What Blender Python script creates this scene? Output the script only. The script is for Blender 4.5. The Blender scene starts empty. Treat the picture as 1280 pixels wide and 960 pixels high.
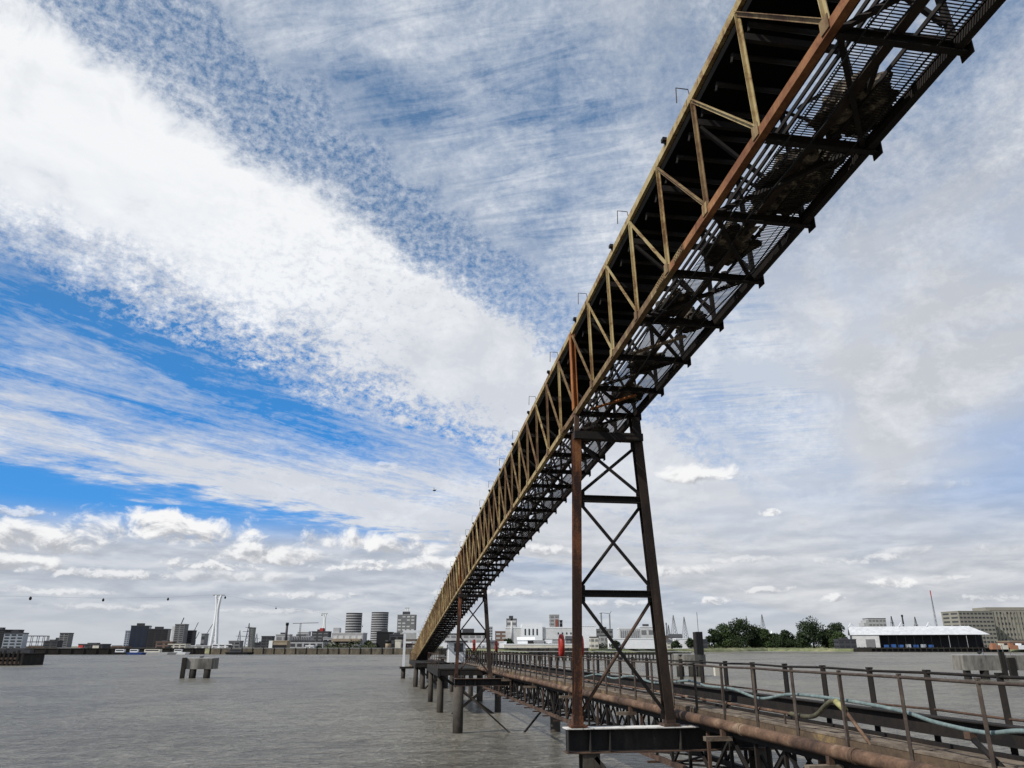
import bpy, math, random
from math import sin, cos, radians, degrees, atan2, sqrt, pi
from mathutils import Vector, Matrix, noise
random.seed(7)
SC = bpy.context.scene
COL = SC.collection
V = Vector

# ------------------------------------------------------------------ camera
PITCH, YAW, F = radians(19.327), radians(9.177), 935.0
cd = bpy.data.cameras.new('camera'); cam = bpy.data.objects.new('camera', cd); COL.objects.link(cam)
cd.sensor_width = 36; cd.lens = F / 1280 * 36; cd.clip_start = .1; cd.clip_end = 20000
cam.location = (0, 0, 0); cam.rotation_euler = (pi / 2 + PITCH, 0, -YAW)
SC.camera = cam
FW = V((sin(YAW) * cos(PITCH), cos(YAW) * cos(PITCH), sin(PITCH)))
RT = V((cos(YAW), -sin(YAW), 0)); UP = RT.cross(FW)
HF = V((sin(YAW), cos(YAW), 0))
def ray(px, py): return FW + RT * ((px - 640) / F) - UP * ((py - 480) / F)
def onz(px, py, z): r = ray(px, py); return r * (z / r.z)
def onx(px, py, x): r = ray(px, py); return r * (x / r.x)
def atd(px, py, d): r = ray(px, py); return r * (d / r.dot(HF))
WATER = -4.9

# ------------------------------------------------------------------ view
SC.view_settings.view_transform = 'Standard'; SC.view_settings.look = 'None'
SC.view_settings.exposure = 0.0; SC.view_settings.gamma = 1.0
SUN_AZ, SUN_EL = radians(250), radians(42)          # clockwise from +Y
# ------------------------------------------------------------------ sun
sl = bpy.data.lights.new('sun', 'SUN'); sl.energy = 4.2; sl.angle = radians(.5); sl.color = (1, .96, .90)
so = bpy.data.objects.new('sun', sl); COL.objects.link(so)
sd = V((sin(SUN_AZ) * cos(SUN_EL), cos(SUN_AZ) * cos(SUN_EL), sin(SUN_EL)))
so.rotation_euler = sd.to_track_quat('Z', 'Y').to_euler(); so.location = (-60, -30, 60)

# ------------------------------------------------------------------ world: sky with cloud layers
W = bpy.data.worlds.new('World'); SC.world = W; W.use_nodes = True
W.cycles.sampling_method = 'MANUAL'; W.cycles.sample_map_resolution = 256
nt = W.node_tree; nt.nodes.clear()
class E:
    """small arithmetic wrapper over shader math nodes"""
    def __init__(s, sock): s.s = sock
    def _m(s, op, o=None, o2=None, rev=False, clamp=False):
        n = s.s.node.id_data.nodes.new('ShaderNodeMath') if isinstance(s.s, bpy.types.NodeSocket) else None
        n.operation = op; n.use_clamp = clamp
        a = [s, o] if not rev else [o, s]
        if o2 is not None: a.append(o2)
        for i, x in enumerate(a):
            if x is None: continue
            if isinstance(x, E): n.id_data.links.new(x.s, n.inputs[i])
            else: n.inputs[i].default_value = x
        return E(n.outputs[0])
    def __add__(s, o): return s._m('ADD', o)
    __radd__ = __add__
    def __sub__(s, o): return s._m('SUBTRACT', o)
    def __rsub__(s, o): return s._m('SUBTRACT', o, rev=True)
    def __mul__(s, o): return s._m('MULTIPLY', o)
    __rmul__ = __mul__
    def __truediv__(s, o): return s._m('DIVIDE', o)
    def clamp(s): return s._m('ADD', 0.0, clamp=True)
    def atan2(s, o): return s._m('ARCTAN2', o)
    def asin(s): return s._m('ARCSINE')
    def max(s, o): return s._m('MAXIMUM', o)
    def min(s, o): return s._m('MINIMUM', o)
    def pow(s, o): return s._m('POWER', o)
    def ss(s, a, b):
        n = s.s.node.id_data.nodes.new('ShaderNodeMapRange'); n.interpolation_type = 'SMOOTHSTEP'
        n.id_data.links.new(s.s, n.inputs['Value'])
        inv = a > b
        n.inputs['From Min'].default_value = min(a, b); n.inputs['From Max'].default_value = max(a, b)
        n.inputs['To Min'].default_value = 1 if inv else 0; n.inputs['To Max'].default_value = 0 if inv else 1
        return E(n.outputs[0])
def lerp(a, b, t): return a + (b - a) * t if isinstance(b, E) or isinstance(a, E) else (t * (b - a)) + a
def vec(t, x, y, z):
    n = t.nodes.new('ShaderNodeCombineXYZ')
    for i, q in enumerate((x, y, z)):
        if isinstance(q, E): t.links.new(q.s, n.inputs[i])
        else: n.inputs[i].default_value = q
    return n.outputs[0]
def nz(t, v, scale, detail=4, rough=.55, dist=0, lac=2.0):
    n = t.nodes.new('ShaderNodeTexNoise'); n.inputs['Scale'].default_value = scale; n.inputs['Detail'].default_value = detail
    n.inputs['Roughness'].default_value = rough; n.inputs['Distortion'].default_value = dist; n.inputs['Lacunarity'].default_value = lac
    if v is not None: t.links.new(v, n.inputs['Vector'])
    return E(n.outputs[0])
def ramp(t, x, pts, interp='LINEAR'):
    n = t.nodes.new('ShaderNodeValToRGB'); t.links.new(x.s, n.inputs[0]); r = n.color_ramp; r.interpolation = interp
    while len(r.elements) < len(pts): r.elements.new(.5)
    for e, (p, c) in zip(r.elements, pts):
        e.position = p; e.color = (c, c, c, 1) if not isinstance(c, tuple) else (*c, 1)
    return n.outputs[0]
def mixc(t, f, a, b, mode='MIX'):
    n = t.nodes.new('ShaderNodeMix'); n.data_type = 'RGBA'; n.blend_type = mode
    for s, q in ((n.inputs[0], f), (n.inputs[6], a), (n.inputs[7], b)):
        if isinstance(q, E): t.links.new(q.s, s)
        elif isinstance(q, bpy.types.NodeSocket): t.links.new(q, s)
        elif isinstance(q, tuple): s.default_value = (*q, 1)
        else: s.default_value = q
    return n.outputs[2]
tc = nt.nodes.new('ShaderNodeTexCoord'); sp = nt.nodes.new('ShaderNodeSeparateXYZ')
nrm = nt.nodes.new('ShaderNodeVectorMath'); nrm.operation = 'NORMALIZE'
nt.links.new(tc.outputs['Generated'], nrm.inputs[0]); nt.links.new(nrm.outputs[0], sp.inputs[0])
dx, dy, dz = E(sp.outputs[0]), E(sp.outputs[1]), E(sp.outputs[2])
zz = dz.max(.012)
SA = radians(38.3)
du = dx * sin(SA) + dy * cos(SA); dv = dx * cos(SA) - dy * sin(SA)
u = du / zz; v = dv / zz
phi = dv.atan2(zz) * (180 / pi)
el = dz.asin() * (180 / pi); az = dx.atan2(dy) * (180 / pi)
uc = u.min(9.0).max(-9.0); vc = v.min(9.0).max(-9.0)
# textures in the plane of the high cloud
big = nz(nt, vec(nt, uc, vc, 3.0), 2.2, 5, .6)
puff = nz(nt, vec(nt, uc * .8, vc, 1.0), 7, 6, .6, .3)
mack = nz(nt, vec(nt, uc * .8, vc, 7.0), 30, 3, .6, .6)
mack2 = nz(nt, vec(nt, uc * .9, vc * .9, 17.0), 13, 5, .65, .8)
strk = nz(nt, vec(nt, uc * .30, vc * 1.0, 5.0), 3.0, 7, .60, .9)
fine_s = nz(nt, vec(nt, uc * .8, vc * 1.3, 9.0), 11, 6, .68, .8)
cell = nz(nt, vec(nt, az * .85, el * 1.2, 40.0), 1.55, 5, .70, .12)
softr = nz(nt, vec(nt, az * .06, el * .09, 51.0), 1.0, 6, .6, .6)
edge = nz(nt, vec(nt, az * .22, el * .30, 61.0), 1.0, 6, .6, .4)
rip = nz(nt, vec(nt, (uc - vc * .26) * 9, vc * 1.9, 2.0), 2.0, 6, .66, .9)
wisp = nz(nt, vec(nt, uc * 1.0, vc * 1.5, 12.0), 3.6, 7, .62, .8)
ph = phi + (big - .5) * 7 + (puff - .5) * 2 + (edge - .5) * 9 * phi.ss(-68, -62)
P0, P1 = -90., 60.
def pn(a): return (a - P0) / (P1 - P0)
base = E(ramp(nt, (ph - P0) * (1 / (P1 - P0)), [(pn(a), b) for a, b in
    [(-84, .0), (-77.8, .0), (-76.4, .82), (-74.6, .74), (-73.2, .30), (-69, .25), (-66, .10), (-64, .42), (-61, .85), (-57, .97), (-50, 1.0), (-48.3, .62), (-46.8, .30), (-43, .26), (-40, .46), (-32, .50), (-20, .40), (-8, .56), (8, .56), (20, .62)]]))
# regional weights
w_low = ph.ss(-61.5, -65) * ph.ss(-79, -75)                       # streaky part, lower left
w_band = ph.ss(-64, -60) * ph.ss(-46, -50)
w_mack = ph.ss(-50, -47) * ph.ss(-40, -43)
w_rip = ph.ss(-43, -38) * ph.ss(-14, -24)
w_rt = ph.ss(-26, -8)
far = u.ss(1.3, 2.6)
tex = (strk - .5) * 2.2 * w_low + (fine_s - .5) * 1.0 * w_low + (cell - .5) * .35 * w_low + (cell - .5) * 1.5 * (ph.ss(-66, -64) * ph.ss(-46, -50)) * u.ss(.8, 1.7) + (cell - .5) * 1.6 * ph.ss(-66, -64) * ph.ss(-59, -62) + (puff - .5) * .25 * w_band \
    + (cell - .5) * 1.9 * w_mack + (rip - .5) * 1.3 * w_rip + (cell - .5) * .6 * w_rip + (softr - .5) * 1.8 * w_rip + ((wisp - .5) * 1.2 + (cell - .5) * .7) * w_rt * u.ss(2.4, 1.3) + (softr - .5) * 1.2 * w_rt
hi = base + tex
rightward = ph.ss(-64, -52)
hi = hi + rightward * far * .42 * ph.ss(60, -10) + u.ss(2.0, 3.8) * w_low * .42 + u.ss(2.8, 5.2) * .45 * ph.ss(-75.5, -73) * ph.ss(20, -10)
hi = hi - (big - .5) * .5 * w_rt
lowr = u.ss(2.6, 6.0) * ph.ss(-72, -58)
soft = nz(nt, vec(nt, az * .05, el * .16, 31.0), 1.0, 5, .55, .4)
patchy = 1.0 - az.ss(34, 48) * el.ss(5, 11) * .5
hi = lerp(hi, (soft - .5) * 1.3 + .78 * patchy, lowr)
hi = hi.clamp()
hi = hi * .93 + .03 * ph.ss(-60, -40)
# colours (display-linear, divided by the background strength further down)
sky = nt.nodes.new('ShaderNodeTexSky'); sky.sky_type = 'NISHITA'; sky.sun_disc = False
sky.sun_elevation = SUN_EL; sky.sun_rotation = SUN_AZ; sky.air_density = 1.0; sky.dust_density = .6; sky.ozone_density = 2.0
STR = .1
nish = mixc(nt, 1.0, sky.outputs[0], (.75, .95, 1.15), 'MULTIPLY')
blue = ramp(nt, el * (1 / 50.), [(0, (3.2, 4.9, 7.0)), (.14, (.7, 3.4, 8.3)), (.28, (.4, 2.7, 7.2)), (.42, (.5, 2.4, 6.0)), (.6, (.85, 2.0, 4.0)), (.9, (.95, 1.95, 3.6))])
skyc = mixc(nt, .9, nish, blue)
lit = (w_band * u.ss(2.3, 1.0) * .9 + (edge - .5) * 1.8 + (cell - .5) * .6 * u.ss(.8, 1.6) + (big - .4) * .7 + ph.ss(-70, -56) * u.ss(2.6, 1.4) * .15).clamp()
cw = mixc(nt, w_rip * .8 + w_mack * .5, (6.9, 7.1, 7.5), (5.6, 6.2, 7.2))
cw = mixc(nt, w_rt * .9 * softr.ss(.3, .6), cw, (5.7, 5.9, 6.25))
cw = mixc(nt, lit, cw, (9.6, 9.7, 9.8))
c1 = mixc(nt, hi, skyc, cw)
# low cumulus band, two sizes, lit from the upper left
def cumulus(sx, sy, seed, off_el, off_az, detail=6):
    def f(da, de):
        return nz(nt, vec(nt, (az + da) * sx, (el + de) * sy, seed), 1.0, detail, .56, .25)
    a = f(0, 0); b = f(-off_az, off_el)
    return a, ((a - b) * 3.4 + .42).clamp()
C, LC = cumulus(.20, .85, 23.0, .35, .25, 7)
leftw = az.ss(14, 2)
veil = el.ss(9.3, 6.2) * leftw * .9 + el.ss(15, 3) * (1 - leftw) * .85
veilc = mixc(nt, (LC * .5 + C.ss(.36, .66) * .5), (4.7, 4.95, 5.4), (7.2, 7.3, 7.5))
c2 = mixc(nt, veil.clamp(), c1, veilc)
N1 = nz(nt, vec(nt, az * .42, el * .62, 4.2), 1.0, 7, .6, .35)
N1b = nz(nt, vec(nt, (az - .4) * .42, (el + .55) * .62, 4.2), 1.0, 7, .6, .35)
N2 = nz(nt, vec(nt, az * .9, el * 1.5, 14.2), 1.0, 6, .6, .35)
N2b = nz(nt, vec(nt, (az - .2) * .9, (el + .25) * 1.5, 14.2), 1.0, 6, .6, .35)
G1 = (N1 - N1b) * 3.0; G2 = (N2 - N2b) * 3.0
def puffat(col, px, py, w, h, s=1.0, dark=0.0):
    r = ray(px, py).normalized(); a0 = degrees(atan2(r.x, r.y)); e0 = degrees(math.asin(r.z))
    ex = (az - a0) * (1 / w); ey = (el - e0) * (1 / h)
    eyb = ey.min(0.0) * 1.5 + ey.max(0.0)
    d2 = ex * ex + eyb * eyb
    n, g = (N1, G1) if h > .55 else (N2, G2)
    m = (1.0 - d2 + (n - .5) * 4.2).ss(.12, 1.0) * d2.ss(3.2, 1.3) * s
    sh = (ey * .55 + .50 - dark + g).clamp()
    return mixc(nt, m, col, mixc(nt, sh.ss(.05, .85), (4.7, 4.85, 5.2), (9.4, 9.4, 9.4)))
c5 = c2
for p in [(25, 705, 4.2, .8, .9, .15), (55, 676, 5.0, 1.3, .95), (215, 664, 7.0, 1.6, 1.0, -.1), (130, 718, 5, .5, .7, .1), (330, 696, 5.5, 1.0, .9, .05), (425, 676, 3.2, 1.1, .95), (250, 708, 4, .55, .8), (512, 684, 3.2, 1.1, .9), (445, 708, 4.5, .55, .85, .05), (560, 706, 5, .75, .9), (490, 582, 1.3, .38, .45), (620, 742, 6, .4, .6), (150, 760, 5, .35, .5), (60, 740, 4, .35, .5), (390, 745, 4, .35, .5),
          (872, 594, 3.6, 1.0, .95, -.15), (962, 641, .9, .4, .9, -.1), (690, 690, 3, .7, .8), (830, 715, 5, .6, .7, .05), (1130, 728, 2.2, .6, .95, -.1), (1040, 748, 1.3, .38, .8), (892, 752, 1.8, .42, .8), (960, 738, 2.5, .35, .6), (1190, 722, 1.6, .3, .5), (1150, 610, 3.2, .8, .35, .35), (1180, 690, 6, .6, .4, .25), (780, 755, 4, .35, .6), (100, 690, 6, .6, .7, .2), (300, 722, 6, .6, .6, .15), (20, 640, 2.2, .5, .6), (570, 680, 3, .8, .7), (360, 765, 5, .3, .45), (1240, 748, 3, .35, .5), (1080, 700, 3.5, .45, .45), (930, 700, 3, .4, .4)]:
    c5 = puffat(c5, *p)
hz = el.ss(3.6, .3)
c6 = mixc(nt, hz * .8, c5, (5.6, 5.9, 6.3))
bg = nt.nodes.new('ShaderNodeBackground'); bg.inputs['Strength'].default_value = STR
nt.links.new(c6, bg.inputs['Color'])
out = nt.nodes.new('ShaderNodeOutputWorld'); nt.links.new(bg.outputs[0], out.inputs['Surface'])

# ------------------------------------------------------------------ materials
def newmat(name):
    m = bpy.data.materials.new(name); m.use_nodes = True; t = m.node_tree; b = t.nodes['Principled BSDF']; return m, t, b
def geo(t):
    n = t.nodes.new('ShaderNodeNewGeometry'); return n.outputs['Position']
def weather(name, cols, scale=2.0, rough=.8, metal=0, bump=.25, streak=1.0, stops=None, fine=18, spec=.3):
    """patchy weathered surface: colour stops over a broken noise, grain and bump"""
    m, t, b = newmat(name); p = geo(t)
    mp = t.nodes.new('ShaderNodeMapping'); mp.inputs['Scale'].default_value = (1, 1, streak); t.links.new(p, mp.inputs[0])
    n1 = nz(t, mp.outputs[0], scale, 8, .68, .5); n2 = nz(t, p, fine, 5, .7); n3 = nz(t, p, scale * .25, 3, .5)
    x = (n1 * .62 + n2 * .2 + n3 * .18 - .5) * 2.4 + .5
    k = len(cols); stops = stops or [i / (k - 1) for i in range(k)]
    c = ramp(t, x.clamp(), list(zip(stops, cols)))
    t.links.new(c, b.inputs['Base Color']); b.inputs['Roughness'].default_value = rough; b.inputs['Metallic'].default_value = metal
    b.inputs['Specular IOR Level'].default_value = spec
    if bump:
        bp = t.nodes.new('ShaderNodeBump'); bp.inputs['Strength'].default_value = bump; bp.inputs['Distance'].default_value = .01
        t.links.new((n2 * .6 + n1 * .4).s, bp.inputs['Height']); t.links.new(bp.outputs[0], b.inputs['Normal'])
    return m
def flat(name, c, rough=.7, spec=.3, var=.25, scale=.4):
    c0 = tuple(q * (1 - var) for q in c); c1_ = tuple(min(1, q * (1 + var)) for q in c)
    return weather(name, [c0, c, c1_], scale, rough, 0, 0, 1, None, scale * 8, spec)
M = {}
M['yellow'] = weather('weathered_yellow_paint', [(.06, .03, .016), (.17, .095, .04), (.32, .24, .11), (.44, .38, .22)], 2.6, .75, 0, .3, .5, [.05, .36, .52, .95])
M['rusty'] = weather('rusty_yellow_paint', [(.035, .02, .013), (.11, .06, .03), (.20, .135, .065), (.36, .29, .15)], 2.6, .8, 0, .3, .5, [.05, .36, .62, .95])
M['chord'] = weather('rusting_yellow_chord', [(.04, .02, .013), (.15, .058, .026), (.28, .13, .055), (.40, .31, .17)], .9, .85, 0, .4, .6, [.05, .35, .6, .9])
M['orange'] = weather('orange_rust', [(.055, .022, .012), (.20, .070, .022), (.34, .125, .035), (.36, .2, .08)], 3.0, .85, 0, .4, .6)
M['leg_rust'] = weather('trestle_rust', [(.015, .010, .009), (.05, .024, .016), (.20, .075, .03), (.38, .19, .07)], 1.7, .85, 0, .5, .2, [.15, .45, .64, .92])
M['dark'] = weather('shade_dark_steel', [(.004, .0038, .0035), (.009, .008, .0075), (.020, .015, .012), (.045, .028, .02)], 3.0, .8, 0, .3, .6)  # near-black base: shade put into the gantry's inner and rear steel
M['black'] = weather('shade_black_cover', [(.003, .003, .003), (.006, .006, .006), (.012, .010, .009)], 2.0, .95, 0, .2, .6, spec=.05)  # unlit underside of roof and belt painted in as a black base
M['brownleg'] = weather('dark_brown_leg', [(.006, .005, .005), (.016, .012, .010), (.045, .03, .022), (.10, .065, .045)], 1.6, .85, 0, .3, .3)
M['brown'] = weather('brown_steel', [(.015, .010, .008), (.045, .028, .02), (.10, .062, .042), (.16, .10, .065)], 3.0, .85, 0, .3, .5)
M['pipe'] = weather('rusty_pipe', [(.018, .013, .011), (.06, .036, .025), (.145, .085, .052), (.29, .22, .155)], 1.5, .8, 0, .5, 1, [.05, .35, .6, .95])
M['plate'] = weather('yellow_rust_plate', [(.025, .018, .013), (.075, .052, .035), (.13, .09, .055), (.30, .21, .08)], 1.2, .85, 0, .3, 1.0, [.05, .35, .62, .85])
M['wood'] = weather('weathered_boards', [(.035, .026, .02), (.09, .068, .05), (.20, .16, .12), (.32, .27, .21)], 2.2, .9, 0, .4, 1)
M['spill'] = weather('spilled_aggregate', [(.005, .005, .005), (.016, .014, .012), (.12, .10, .075), (.34, .29, .22)], 5.0, 1, 0, .9, 1, [0, .40, .62, .85])
M['guano'] = weather('bird_stained_flange', [(.05, .035, .025), (.25, .22, .18), (.62, .60, .56), (.7, .69, .66)], 5, .9, 0, .3, 1, [0, .25, .45, .9])
M['webplate'] = weather('grey_black_web', [(.008, .008, .008), (.018, .017, .016), (.035, .032, .028), (.09, .08, .06)], 4, .75, 0, .3, .4, [0, .4, .75, 1])
M['pile'] = weather('steel_pile', [(.012, .010, .009), (.03, .026, .022), (.07, .06, .048), (.11, .09, .07)], 1.5, .8, 0, .4, .4)
M['pilepale'] = weather('pale_pile', [(.07, .055, .04), (.16, .13, .1), (.22, .18, .14)], 1.5, .85, 0, .3, .4)
M['concrete'] = weather('stained_concrete', [(.03, .028, .025), (.10, .094, .083), (.20, .19, .165), (.36, .34, .30)], .8, .9, 0, .4, .25, [.1, .35, .6, .9])
M['timber'] = weather('black_timber', [(.008, .007, .006), (.02, .018, .015), (.05, .042, .033)], 1.5, .9, 0, .4, .3)
M['red'] = weather('lifebuoy_red', [(.12, .01, .008), (.30, .022, .014), (.45, .06, .035)], 4, .45, 0, .05, 1)
M['hose'] = weather('teal_hose', [(.08, .10, .098), (.14, .19, .185), (.27, .31, .295)], 9, .5, 0, .1, 1)
M['olive'] = weather('olive_sleeve', [(.035, .03, .022), (.08, .075, .05), (.18, .17, .09)], 8, .7, 0, .2, 1)
M['lime'] = weather('yellow_coupling', [(.16, .15, .06), (.30, .28, .12), (.40, .38, .2)], 9, .7, 0, .2, 1)
M['white'] = flat('white_paint', (.72, .73, .73), .6, .3, .1)
M['whiteroof'] = flat('white_sheet_roof', (.52, .53, .54), .5, .3, .3, .3)
M['cream'] = flat('cream_wall', (.55, .52, .44)); M['offwhite'] = flat('offwhite_wall', (.52, .52, .51))
M['pale'] = flat('pale_grey_wall', (.36, .36, .36)); M['grey'] = flat('mid_grey_wall', (.17, .17, .17)); M['dgrey'] = flat('dark_grey_wall', (.055, .056, .06))
M['blueglass'] = flat('dark_blue_glass', (.020, .032, .060), .25, .5, .4, .15); M['brownglass'] = flat('dark_brown_cladding', (.035, .03, .028), .4, .4, .3, .15)
M['brick'] = flat('brown_brick', (.15, .10, .075)); M['stone'] = flat('millstone_concrete', (.25, .235, .20), .85, .2, .2, .1)
M['redwall'] = flat('red_cladding', (.38, .04, .035)); M['redbrick'] = flat('red_brick', (.25, .085, .06)); M['glass'] = flat('window_glass', (.025, .028, .032), .2, .5)
M['silver'] = flat('silver_cladding', (.34, .37, .40), .4, .4); M['bluesheet'] = flat('blue_tarpaulin', (.03, .09, .26), .5)
M['sandy'] = flat('sandy_brown_roof', (.30, .24, .17)); M['steelthin'] = flat('grey_steel', (.10, .105, .115), .6)
M['quay'] = weather('river_wall', [(.02, .018, .014), (.06, .053, .04), (.15, .125, .09), (.26, .22, .16)], .35, .9, 0, 0, .5)
M['blueboat'] = flat('blue_hull', (.03, .06, .2), .4); M['blk'] = flat('black_paint', (.012, .012, .013), .6)
M['orangebox'] = flat('orange_goods', (.30, .14, .08)); M['bird'] = flat('bird_feathers', (.03, .03, .032), .8)
M['bark'] = flat('bark', (.05, .04, .03), .9)
def leafmat(name, a, b, c):
    m, t, bs = newmat(name); p = geo(t)
    n = nz(t, p, .22, 3, .6); n2 = nz(t, p, 1.6, 2, .6)
    t.links.new(ramp(t, ((n * .6 + n2 * .4 - .5) * 2.5 + .5).clamp(), [(.1, a), (.5, b), (.9, c)]), bs.inputs['Base Color'])
    bs.inputs['Roughness'].default_value = .75; bs.inputs['Specular IOR Level'].default_value = .2
    return m
M['leaf'] = leafmat('dark_leaves', (.010, .017, .008), (.022, .036, .014), (.045, .065, .024))
M['leaf2'] = leafmat('mid_leaves', (.022, .036, .014), (.045, .072, .024), (.08, .11, .04))
M['scrub'] = leafmat('scrub_leaves', (.02, .028, .013), (.06, .07, .035), (.11, .11, .06))
# grass / earth land
m, t, b = newmat('riverbank_grass'); p = geo(t)
n1 = nz(t, p, .05, 5, .6); n2 = nz(t, p, .5, 4, .6)
t.links.new(ramp(t, ((n1 * .5 + n2 * .5 - .5) * 2.4 + .5).clamp(), [(.1, (.05, .06, .025)), (.4, (.11, .13, .05)), (.62, (.21, .21, .10)), (.85, (.30, .27, .17))]), b.inputs['Base Color'])
b.inputs['Roughness'].default_value = .9; M['grass'] = m
# water
m, t, b = newmat('river_water'); p = geo(t)
mp = t.nodes.new('ShaderNodeMapping'); mp.inputs['Rotation'].default_value = (0, 0, radians(-25)); mp.inputs['Scale'].default_value = (.55, 1.25, 1); t.links.new(p, mp.inputs[0])
w1 = nz(t, mp.outputs[0], .55, 4, .62, .8); w2 = nz(t, mp.outputs[0], 2.6, 4, .62, .6); w3 = nz(t, mp.outputs[0], .07, 3, .5)
patch = nz(t, p, .028, 4, .6, .5)
w4 = nz(t, mp.outputs[0], 7.0, 3, .6, .4)
hgt = w1 * .9 + w2 * .75 + w3 * 1.2 + w4 * .22
bp = t.nodes.new('ShaderNodeBump'); bp.inputs['Strength'].default_value = 1.0; bp.inputs['Distance'].default_value = 1.1
t.links.new(hgt.s, bp.inputs['Height']); t.links.new(bp.outputs[0], b.inputs['Normal'])
t.links.new(ramp(t, ((w1 - .5) * 1.4 + (w2 - .5) * 2.4 + (w4 - .5) * .8 + (patch - .5) * 1.8 + .5).clamp(), [(.1, (.095, .084, .062)), (.5, (.20, .182, .142)), (.9, (.31, .286, .232))]), b.inputs['Base Color'])  # wave heights also darken troughs and lighten crests: ripple shading in the colour
t.links.new(((patch - .5) * .3 + .30).clamp().s, b.inputs['Roughness']); b.inputs['IOR'].default_value = 1.33
b.inputs['Specular IOR Level'].default_value = .34
M['water'] = m

# ------------------------------------------------------------------ object helpers
WL = {}
def props(o, label=None, cat=None, group=None, kind=None):
    if label: o['label'] = label
    if cat: o['category'] = cat
    if group: o['group'] = group
    if kind: o['kind'] = kind
    return o
def thing(name, label, cat, loc, group=None):
    o = bpy.data.objects.new(name, None); COL.objects.link(o); o.location = loc; o.empty_display_size = .3
    WL[o.name] = V(loc); return props(o, label, cat, group)
class MB:
    def __init__(s): s.v = []; s.f = []; s.sm = []
    def quad(s, a, b, c, d): i = len(s.v); s.v += [a, b, c, d]; s.f.append((i, i + 1, i + 2, i + 3)); s.sm.append(False)
    def hexa(s, c8):
        i = len(s.v); s.v += [V(q) for q in c8]
        for f in ((0, 3, 2, 1), (4, 5, 6, 7), (0, 1, 5, 4), (1, 2, 6, 5), (2, 3, 7, 6), (3, 0, 4, 7)):
            s.f.append(tuple(i + k for k in f)); s.sm.append(False)
        return s
    def box(s, c, sx, sy, sz, rz=0):
        c = V(c); R = Matrix.Rotation(rz, 3, 'Z')
        return s.hexa([c + R @ V((x * sx / 2, y * sy / 2, z * sz / 2)) for z in (-1, 1) for x, y in ((-1, -1), (1, -1), (1, 1), (-1, 1))])
    def beam(s, p0, p1, w, h, up=(0, 0, 1), ou=0, ov=0):
        p0 = V(p0); p1 = V(p1); d = (p1 - p0).normalized(); up = V(up)
        a = d.cross(up)
        if a.length < 1e-3: a = d.cross(V((0, 1, 0)))
        a.normalize(); b = a.cross(d).normalized()
        o = a * ou + b * ov
        return s.hexa([q + o + a * (x * w / 2) + b * (y * h / 2) for q in (p0, p1) for x, y in ((-1, -1), (1, -1), (1, 1), (-1, 1))])
    def ibeam(s, p0, p1, w, h, tf=.018, up=(0, 0, 1)):      # flanges across 'a', web along b
        s.beam(p0, p1, w, tf, up, 0, h / 2 - tf / 2); s.beam(p0, p1, w, tf, up, 0, -h / 2 + tf / 2)
        return s.beam(p0, p1, tf * .8, h - 2 * tf - .002, up)
    def angle(s, p0, p1, w, h, tk=.012, up=(0, 0, 1), sx=1, sy=1):
        s.beam(p0, p1, tk, h, up, sx * (w / 2 - tk / 2), 0)
        return s.beam(p0, p1, w - tk - .001, tk, up, -sx * tk / 2, sy * (h / 2 - tk / 2))
    def tube(s, pts, r, n=10, cap=True, r2=None):
        pts = [V(p) for p in pts]; base = len(s.v); prev = None; N = len(pts)
        for i, p in enumerate(pts):
            d = (pts[min(i + 1, N - 1)] - pts[max(i - 1, 0)]).normalized()
            if prev is None:
                a = d.cross(V((0, 0, 1)));  a = a if a.length > .05 else d.cross(V((0, 1, 0)))
            else: a = prev - d * prev.dot(d)
            a.normalize(); prev = a; b = d.cross(a)
            rr = r if r2 is None else r + (r2 - r) * i / max(1, N - 1)
            for k in range(n): q = 2 * pi * k / n; s.v.append(p + a * cos(q) * rr + b * sin(q) * rr)
        for i in range(N - 1):
            for k in range(n):
                k2 = (k + 1) % n; s.f.append((base + i * n + k, base + i * n + k2, base + (i + 1) * n + k2, base + (i + 1) * n + k)); s.sm.append(n > 6)
        if cap:
            s.f.append(tuple(base + k for k in range(n))[::-1]); s.sm.append(False)
            s.f.append(tuple(base + (N - 1) * n + k for k in range(n))); s.sm.append(False)
        return s
    def prism(s, poly, z0, z1):
        i = len(s.v); n = len(poly)
        s.v += [V((p[0], p[1], z0)) for p in poly] + [V((p[0], p[1], z1)) for p in poly]
        s.f.append(tuple(range(i, i + n))[::-1]); s.f.append(tuple(range(i + n, i + 2 * n))); s.sm += [False] * 2
        for k in range(n): k2 = (k + 1) % n; s.f.append((i + k, i + k2, i + n + k2, i + n + k)); s.sm.append(False)
        return s
    def lump(s, c, rx, ry, rz, rings=10, segs=18, amp=.35, fr=1.5, seed=0, flatb=True):
        c = V(c); i0 = len(s.v)
        for a in range(rings + 1):
            th = pi * a / rings
            for b in range(segs):
                f = 2 * pi * b / segs; d = V((sin(th) * cos(f), sin(th) * sin(f), cos(th)))
                q = V((d.x * rx, d.y * ry, d.z * rz)); k = 1 + amp * noise.fractal(d * fr + V((seed, seed * 2.3, 0)), .9, 2, 4)
                if flatb and d.z < 0: q.z *= .25
                s.v.append(c + q * k)
        for a in range(rings):
            for b in range(segs):
                b2 = (b + 1) % segs; s.f.append((i0 + a * segs + b, i0 + (a + 1) * segs + b, i0 + (a + 1) * segs + b2, i0 + a * segs + b2)); s.sm.append(False)
        return s
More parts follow.
